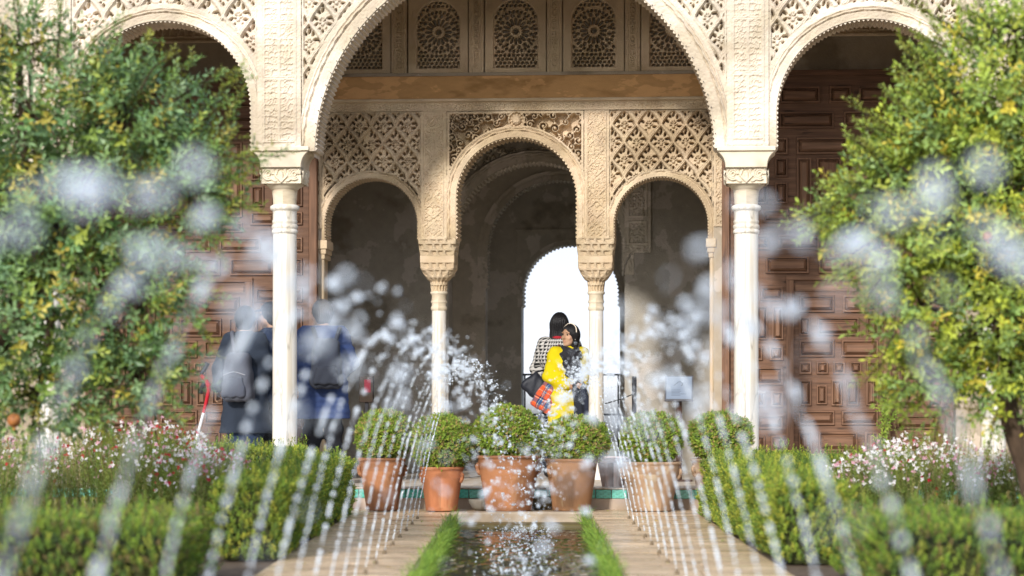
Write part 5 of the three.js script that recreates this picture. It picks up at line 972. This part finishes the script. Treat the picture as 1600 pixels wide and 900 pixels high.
// things they carry
function onBack(pn, name, label, cat, pos, build) { const t = thing(name, label, cat), v = V3(...pos).multiplyScalar(pn.sc).applyEuler(pn.g.rotation).add(pn.g.position); t.position.copy(v); t.rotation.copy(pn.g.rotation); t.scale.setScalar(pn.sc); build(t); return t; }
const bagShape = (w, h, d, rnd2) => sdfMesh((x, y, z) => { const k = 1 - 0.22 * smooth(y, -h, h * 1.1), q = [Math.abs(x) / k - w + rnd2, Math.abs(y) - h + rnd2, Math.abs(z) - d * (1 - 0.25 * smooth(y, 0, h)) + rnd2]; return Math.hypot(Math.max(q[0], 0), Math.max(q[1], 0), Math.max(q[2], 0)) + Math.min(Math.max(...q), 0) - rnd2 + 0.004 * Math.sin(x * 60 + y * 30); }, [-w - 0.03, -h - 0.03, -d - 0.03], [w + 0.03, h + 0.03, d + 0.03], 0.011);
onBack(P1, 'sling_backpack', 'grey teardrop backpack hanging on the back of the person with the crutch', 'backpack', [-0.04, 1.05, -0.22], (t) => {
  part('bag', bagShape(0.165, 0.24, 0.085, 0.06), cloth(0.075, 0.08, 0.1), t);
  part('front_pocket', bagShape(0.13, 0.1, 0.03, 0.025).translate(0, -0.1, -0.085), cloth(0.06, 0.065, 0.085), t);
  part('strap', [tube([[0.02, 0.22, -0.02], [0.07, 0.36, 0.02], [0.13, 0.44, 0.12], [0.15, 0.4, 0.25]], 0.019, 20, 8), tube([[-0.1, -0.16, 0.0], [0.16, -0.12, 0.06], [0.22, 0.0, 0.16]], 0.012, 16, 7)], cloth(0.1, 0.105, 0.13), t);
  part('zip', tube([[-0.12, 0.02, -0.085], [0, 0.05, -0.098], [0.12, 0.02, -0.085]], 0.005, 14, 6), std(0.25, 0.25, 0.27, { metalness: 0.5, roughness: 0.4 }), t);
});
onBack(P3, 'backpack', 'dark grey backpack worn over the quilted navy coat', 'backpack', [-0.03, 1.14, -0.24], (t) => {
  part('bag', bagShape(0.16, 0.24, 0.1, 0.07), cloth(0.035, 0.04, 0.055), t);
  part('front_pocket', bagShape(0.125, 0.09, 0.03, 0.025).translate(0, -0.11, -0.1), cloth(0.03, 0.034, 0.046), t);
  for (const s of [-1, 1]) part('strap', tube([[s * 0.09, 0.22, 0.04], [s * 0.12, 0.32, 0.1], [s * 0.13, 0.33, 0.2], [s * 0.15, 0.2, 0.32]], 0.02, 18, 8), cloth(0.04, 0.045, 0.06), t);
});
{ // tartan and black bags
  const z = -2.72, bag = palace('tartan_bag', 'tartan shoulder bag in orange, blue and cream beside the yellow coat', 'bag'), pos = toWorld(L(857, 617, 2.72).setZ(z)); bag.position.copy(pos); bag.rotation.set(0, PHI, -0.5);
  part('bag', bagShape(0.135, 0.19, 0.06, 0.04), std(0.9, 0.9, 0.9, { map: tartan, roughness: 0.9 }), bag);
  part('strap', tube([[-0.06, 0.18, 0], [-0.11, 0.34, 0.0], [-0.16, 0.5, -0.1], [-0.17, 0.52, -0.3]], 0.014, 20, 8), cloth(0.16, 0.06, 0.035), bag);
  part('tassel', limb([V3(0.02, -0.19, 0.03), V3(0.03, -0.25, 0.035), V3(0.03, -0.3, 0.03)], 0.014, 0.02, 6, 8), cloth(0.12, 0.14, 0.2), bag);
  const b2 = palace('black_bag', 'black handbag hanging behind the tartan bag', 'bag'), p2 = toWorld(L(836, 602, 2.85).setZ(-2.85)); b2.position.copy(p2); b2.rotation.set(0, PHI, -0.75);
  part('bag', bagShape(0.13, 0.12, 0.07, 0.05), cloth(0.02, 0.022, 0.03, { roughness: 0.5 }), b2); part('strap', tube([[-0.1, 0.1, 0], [0.02, 0.25, -0.05], [0.1, 0.1, 0]], 0.01, 20, 8), cloth(0.02, 0.02, 0.025), b2);
  const b3 = palace('dark_jacket', 'black jacket draped over the arm of the yellow coat', 'jacket'), p3 = toWorld(L(906, 626, 2.58).setZ(-2.58)); b3.position.copy(p3); b3.rotation.set(0, PHI + 0.3, 0.12);
  part('folded_cloth', sdfMesh((x, y, z2) => { const q = [Math.abs(x) - 0.055, Math.abs(y) - 0.17, Math.abs(z2) - 0.03]; return Math.hypot(...q.map((v) => Math.max(v, 0))) + Math.min(Math.max(...q), 0) - 0.018 + 0.009 * Math.sin(x * 75 + y * 8); }, [-0.1, -0.22, -0.08], [0.1, 0.22, 0.08], 0.009), cloth(0.018, 0.02, 0.028), b3);
  part('sleeve', limb([V3(0.04, 0.12, 0.03), V3(0.06, -0.05, 0.05), V3(0.05, -0.24, 0.03)], 0.042, 0.034, 12, 10), cloth(0.02, 0.024, 0.04), b3);
}
{ // forearm crutch
  const c = palace('forearm_crutch', 'red forearm crutch with white shaft held by the person in the long coat', 'crutch'), k = 0.72;
  const a = L(305, 694, k), b = L(318, 645, k), h = L(327, 604, k), t = L(322, 590, k); const dir = b.clone().sub(a).normalize(), foot = a.clone().addScaledVector(dir, -(a.y - TOP - 0.01) / dir.y); c.position.copy(ORG);
  part('shaft', limb([foot, a, b], 0.014, 0.0155, 10, 12), std(0.8, 0.8, 0.82, { roughness: 0.3, metalness: 0.2 }), c);
  part('red_frame', [limb([b, b.clone().lerp(h, 0.5).add(V3(0.004, 0, 0)), h], 0.016, 0.022, 10, 12), limb([h, h.clone().add(V3(-0.03, 0.055, 0.01)), t.clone().add(V3(-0.05, 0.03, 0.02))], 0.026, 0.016, 8, 10)], std(0.42, 0.015, 0.025, { roughness: 0.35 }), c);
  part('grip', limb([h.clone().add(V3(-0.04, 0.05, 0.0)), h.clone().add(V3(-0.075, -0.02, 0.02)), h.clone().add(V3(-0.08, -0.07, 0.03))], 0.02, 0.024, 8, 10), std(0.02, 0.02, 0.022, { roughness: 0.6 }), c);
  part('cuff', limb([t.clone().add(V3(-0.045, 0.035, 0.02)), t.clone().add(V3(-0.01, 0.1, -0.01)), t.clone().add(V3(0.01, 0.15, -0.02))], 0.016, 0.028, 8, 12), std(0.03, 0.03, 0.035, { roughness: 0.5 }), c);
  part('rubber_tip', new THREE.CylinderGeometry(0.016, 0.02, 0.05, 14).translate(foot.x, TOP + 0.025, foot.z), std(0.03, 0.03, 0.03), c);
}
// ---------------------------------------------------------------- small fittings by the arcade
{
  const s = palace('information_stand', 'tilted pale information panel on a dark brown post before the right arch', 'sign'), d = 2.05, p = L(1061, 607, d), f = L(1061, 690, d);
  const k = (26.3 + d) / F, w = 21 * k, h = 0.17;
  const tex = checkTex(256, (c, n) => { c.fillStyle = '#ccd3dc'; c.fillRect(0, 0, n, n); c.strokeStyle = '#5b6470'; c.lineWidth = 5; c.beginPath(); c.arc(n * 0.52, n * 0.34, n * 0.11, 3.4, 7.2); c.stroke(); c.beginPath(); c.moveTo(n * 0.3, n * 0.4); c.lineTo(n * 0.42, n * 0.28); c.stroke(); c.lineWidth = 3; for (let q = 0; q < 5; q++) { c.beginPath(); c.moveTo(n * 0.2, n * (0.6 + q * 0.06)); c.lineTo(n * (0.5 + 0.3 * hash(q, 5)), n * (0.6 + q * 0.06)); c.stroke(); } }, 1, 1);
  const pl = part('panel', new RoundedBoxGeometry(2 * w + 0.016, 2 * h + 0.02, 0.02, 2, 0.005), std(0.1, 0.1, 0.11, { roughness: 0.4 }), s); pl.position.set(p.x, p.y, -d); pl.rotation.x = -0.75;
  const fc = part('printed_face', new THREE.PlaneGeometry(2 * w - 0.02, 2 * h - 0.02), std(0.34, 0.38, 0.44, { map: tex, roughness: 0.3 }), s); fc.position.set(p.x, p.y + 0.012 * Math.sin(0.75), -d + 0.012 * Math.cos(0.75)); fc.rotation.x = -0.75;
  part('post', rbox(p.x - 0.03, p.x + 0.03, TOP, p.y - 0.02, -d - 0.03, -d + 0.01, 0.006), std(0.09, 0.045, 0.03, { map: T.wood }), s);
  part('base_plate', rbox(p.x - 0.14, p.x + 0.14, TOP, TOP + 0.015, -d - 0.13, -d + 0.11, 0.005), std(0.08, 0.05, 0.04), s);
  const b = palace('rope_stanchion', 'short black post with a thin barrier rope beside the right thin column', 'barrier'), e = 2.75, q = L(991, 588, e), r1 = L(944, 631, e), r2 = L(989, 616, e);
  part('post', new THREE.CylinderGeometry(0.014, 0.014, q.y - TOP, 10).translate(q.x, (q.y + TOP) / 2, -e), M.iron, b);
  part('post_head', new THREE.CylinderGeometry(0.027, 0.025, 0.4, 14).translate(q.x, q.y - 0.2, -e), M.iron, b);
  part('base_plate', new THREE.CylinderGeometry(0.13, 0.14, 0.02, 24).translate(q.x, TOP + 0.011, -e), M.iron, b);
  part('rope', tube([r1, r1.clone().lerp(r2, 0.5).add(V3(0, -0.008, 0)), r2], 0.007, 14, 6), M.iron, b);
  const c = palace('fire_extinguisher_box', 'small dark framed case with a red mark low on the wall behind the left pots', 'case'), g = L(572, 606, 2.9);
  part('case', rbox(g.x - 0.075, g.x + 0.075, g.y - 0.16, g.y + 0.13, -3.0, -2.9, 0.01), std(0.05, 0.035, 0.025), c); part('red_plate', rbox(g.x - 0.02, g.x + 0.05, g.y - 0.05, g.y + 0.09, -2.9, -2.893, 0.003), std(0.22, 0.012, 0.025), c);
  part('stand', rbox(g.x - 0.02, g.x + 0.02, TOP, g.y - 0.155, -2.97, -2.93, 0.005), M.iron, c);
}
// ---------------------------------------------------------------- arching water jets
const M_drop = new THREE.MeshPhysicalMaterial({ color: new THREE.Color().setRGB(0.86, 0.93, 1), roughness: 0.08, transmission: 0.5, thickness: 0.01, ior: 1.33, specularIntensity: 1 });
const DROP = new THREE.IcosahedronGeometry(1, 2);
{ const p = DROP.attributes.position, n = DROP.attributes.normal; for (let i = 0; i < p.count; i++) n.setXYZ(i, p.getX(i), p.getY(i), p.getZ(i)); }
function drops(name, parent, items) {      // items: [x, y, z, r, stretch, vx, vy]
  const im = new THREE.InstancedMesh(DROP, M_drop, items.length), m = new THREE.Matrix4(), q = new THREE.Quaternion();
  items.forEach(([x, y, z, r, st, vx, vy], i) => { q.setFromUnitVectors(UPV, V3(vx, vy, 0.001).normalize()); m.compose(V3(x, y, z), q, V3(r, r * st, r)); im.setMatrixAt(i, m); });
  im.name = name; im.userData.kind = 'stuff'; im.castShadow = im.receiveShadow = true; parent.add(im);
  return im;
}
const M_bronze = std(0.16, 0.12, 0.075, { roughness: 0.5, metalness: 0.4 });
const nozzleGeo = lathe([[0, -0.02], [0.014, -0.02], [0.014, 0.008], [0.01, 0.02], [0.0075, 0.022], [0.0075, 0.028], [0.004, 0.028], [0, 0.02]], 14);
const ORD = 'first second third fourth fifth sixth seventh eighth ninth tenth eleventh twelfth thirteenth fourteenth fifteenth sixteenth seventeenth eighteenth nineteenth twentieth'.split(' ');
function jet(side, x, Z, i) {
  rnd = mulberry(900 + i * 2 + (side > 0 ? 1 : 0));
  const nm = side < 0 ? 'left' : 'right';
  const g = thing('water_jet', `arching jet of white drops on the ${nm} path, ${ORD[i]} from the potted plants`, 'water jet', `water jets along the ${nm} path`);
  g.position.set(x, 0, -Z);
  part('nozzle', nozzleGeo, M_bronze, g);
  const h = R(1.2, 1.34), vy = Math.sqrt(2 * 9.81 * h), vx = -side * R(0.84, 0.95), T1 = vy / 9.81, it = [], near = Z < 12;
  // rising thread breaking into beads of uneven length, thin threads between them
  for (let t = 0.006; t < T1 * 0.84; ) {
    const y = vy * t - 4.905 * t * t, v = vy - 9.81 * t, q = t / T1, j = 0.001 + 0.012 * q * q, big = Math.pow(rnd(), 1.8);
    const r = lerp(0.0026, 0.0078, big) * (near ? 1.15 : 0.85) * (1 + 0.35 * q), st = rnd() < 0.35 * (1 - q) ? R(2.5, 5) : R(0.9, 1.9);
    it.push([vx * t + gauss() * j, 0.028 + y, gauss() * j, r, st, vx, v]);
    if (rnd() < 0.5 * (1 - q)) it.push([vx * t + gauss() * 0.002, 0.028 + y - 0.02, gauss() * 0.002, 0.0018, R(6, 14), vx, v]);
    t += r * (st * 1.1 + R(0.3, 6) * (0.6 + q)) / Math.max(v, 1.2);
  }
  // crown and fall: loose clots of drops, and strays
  const clots = Z < 6 ? 13 : near ? 10 : 22;
  for (let c = 0; c < clots; c++) {
    const t = T1 * (0.74 + (Z < 6 ? 0.75 : 1.2) * Math.pow((c + rnd()) / clots, 1.2)), q = t / T1, y = vy * t - 4.905 * t * t, v = vy - 9.81 * t, j = 0.01 + 0.05 * (q - 0.65), ox = vx * t + gauss() * j * 1.5, oy = y + gauss() * j * 1.2, oz = gauss() * j * 1.5;
    const m = 1 + Math.floor(rnd() * (Z < 6 ? 2.6 : near ? 4 : 6));
    for (let k = 0; k < m; k++) { const p = [ox + gauss() * 0.016, 0.028 + oy + gauss() * 0.014, oz + gauss() * 0.016]; if (p[1] > -0.12) it.push([...p, R(0.0035, 0.0095) * (near ? 1.15 + 0.2 * smooth(8 - Z, 0, 4) : 0.85), R(0.85, 1.25), vx, v + 0.01]); }
  }
  for (let k = 0; k < (near ? 20 : 70); k++) { const t = T1 * (0.7 + 1.25 * rnd()), y = vy * t - 4.905 * t * t, j = 0.03 + 0.06 * (t / T1 - 0.6); if (y > -0.13) it.push([vx * t + gauss() * j * 1.6, 0.028 + y + gauss() * j, gauss() * j * 2, R(0.0016, 0.005), R(0.9, 1.2), vx, vy - 9.81 * t + 0.01]); }
  drops('stream', g, it);
}
for (let i = 0; i < 20; i++) { const Z = 23.55 - i * 1.083; if (Z < 2.6) break; jet(-1, -0.963, Z, i); jet(1, 0.892, Z + 0.05, i); }
// splashes where the jets fall into the channel
{
  rnd = mulberry(77);
  const it = [];
  for (let k = 0; k < 1500; k++) { const z = R(-24.2, -13.8), c = 23.55 - Math.round((23.55 + z) / 1.083) * 1.083, w = Math.exp(-Math.pow((-z - c) / 0.28, 2)); if (rnd() > 0.12 + w * 0.9) continue; const s = rnd() < 0.5 ? -1 : 1; it.push([-0.07 + s * 0.1 + gauss() * 0.17, -0.125 + Math.abs(gauss()) * 0.035 * (rnd() < 0.3 ? 4 : 1), z, R(0.002, 0.0085), R(0.6, 1.1), 0, 1]); }
  tag(drops('splashing_drops', scene, it), 'white splashing drops on the dark water of the channel', 'splash', null, 'stuff');
}
renderer.render(scene, camera);
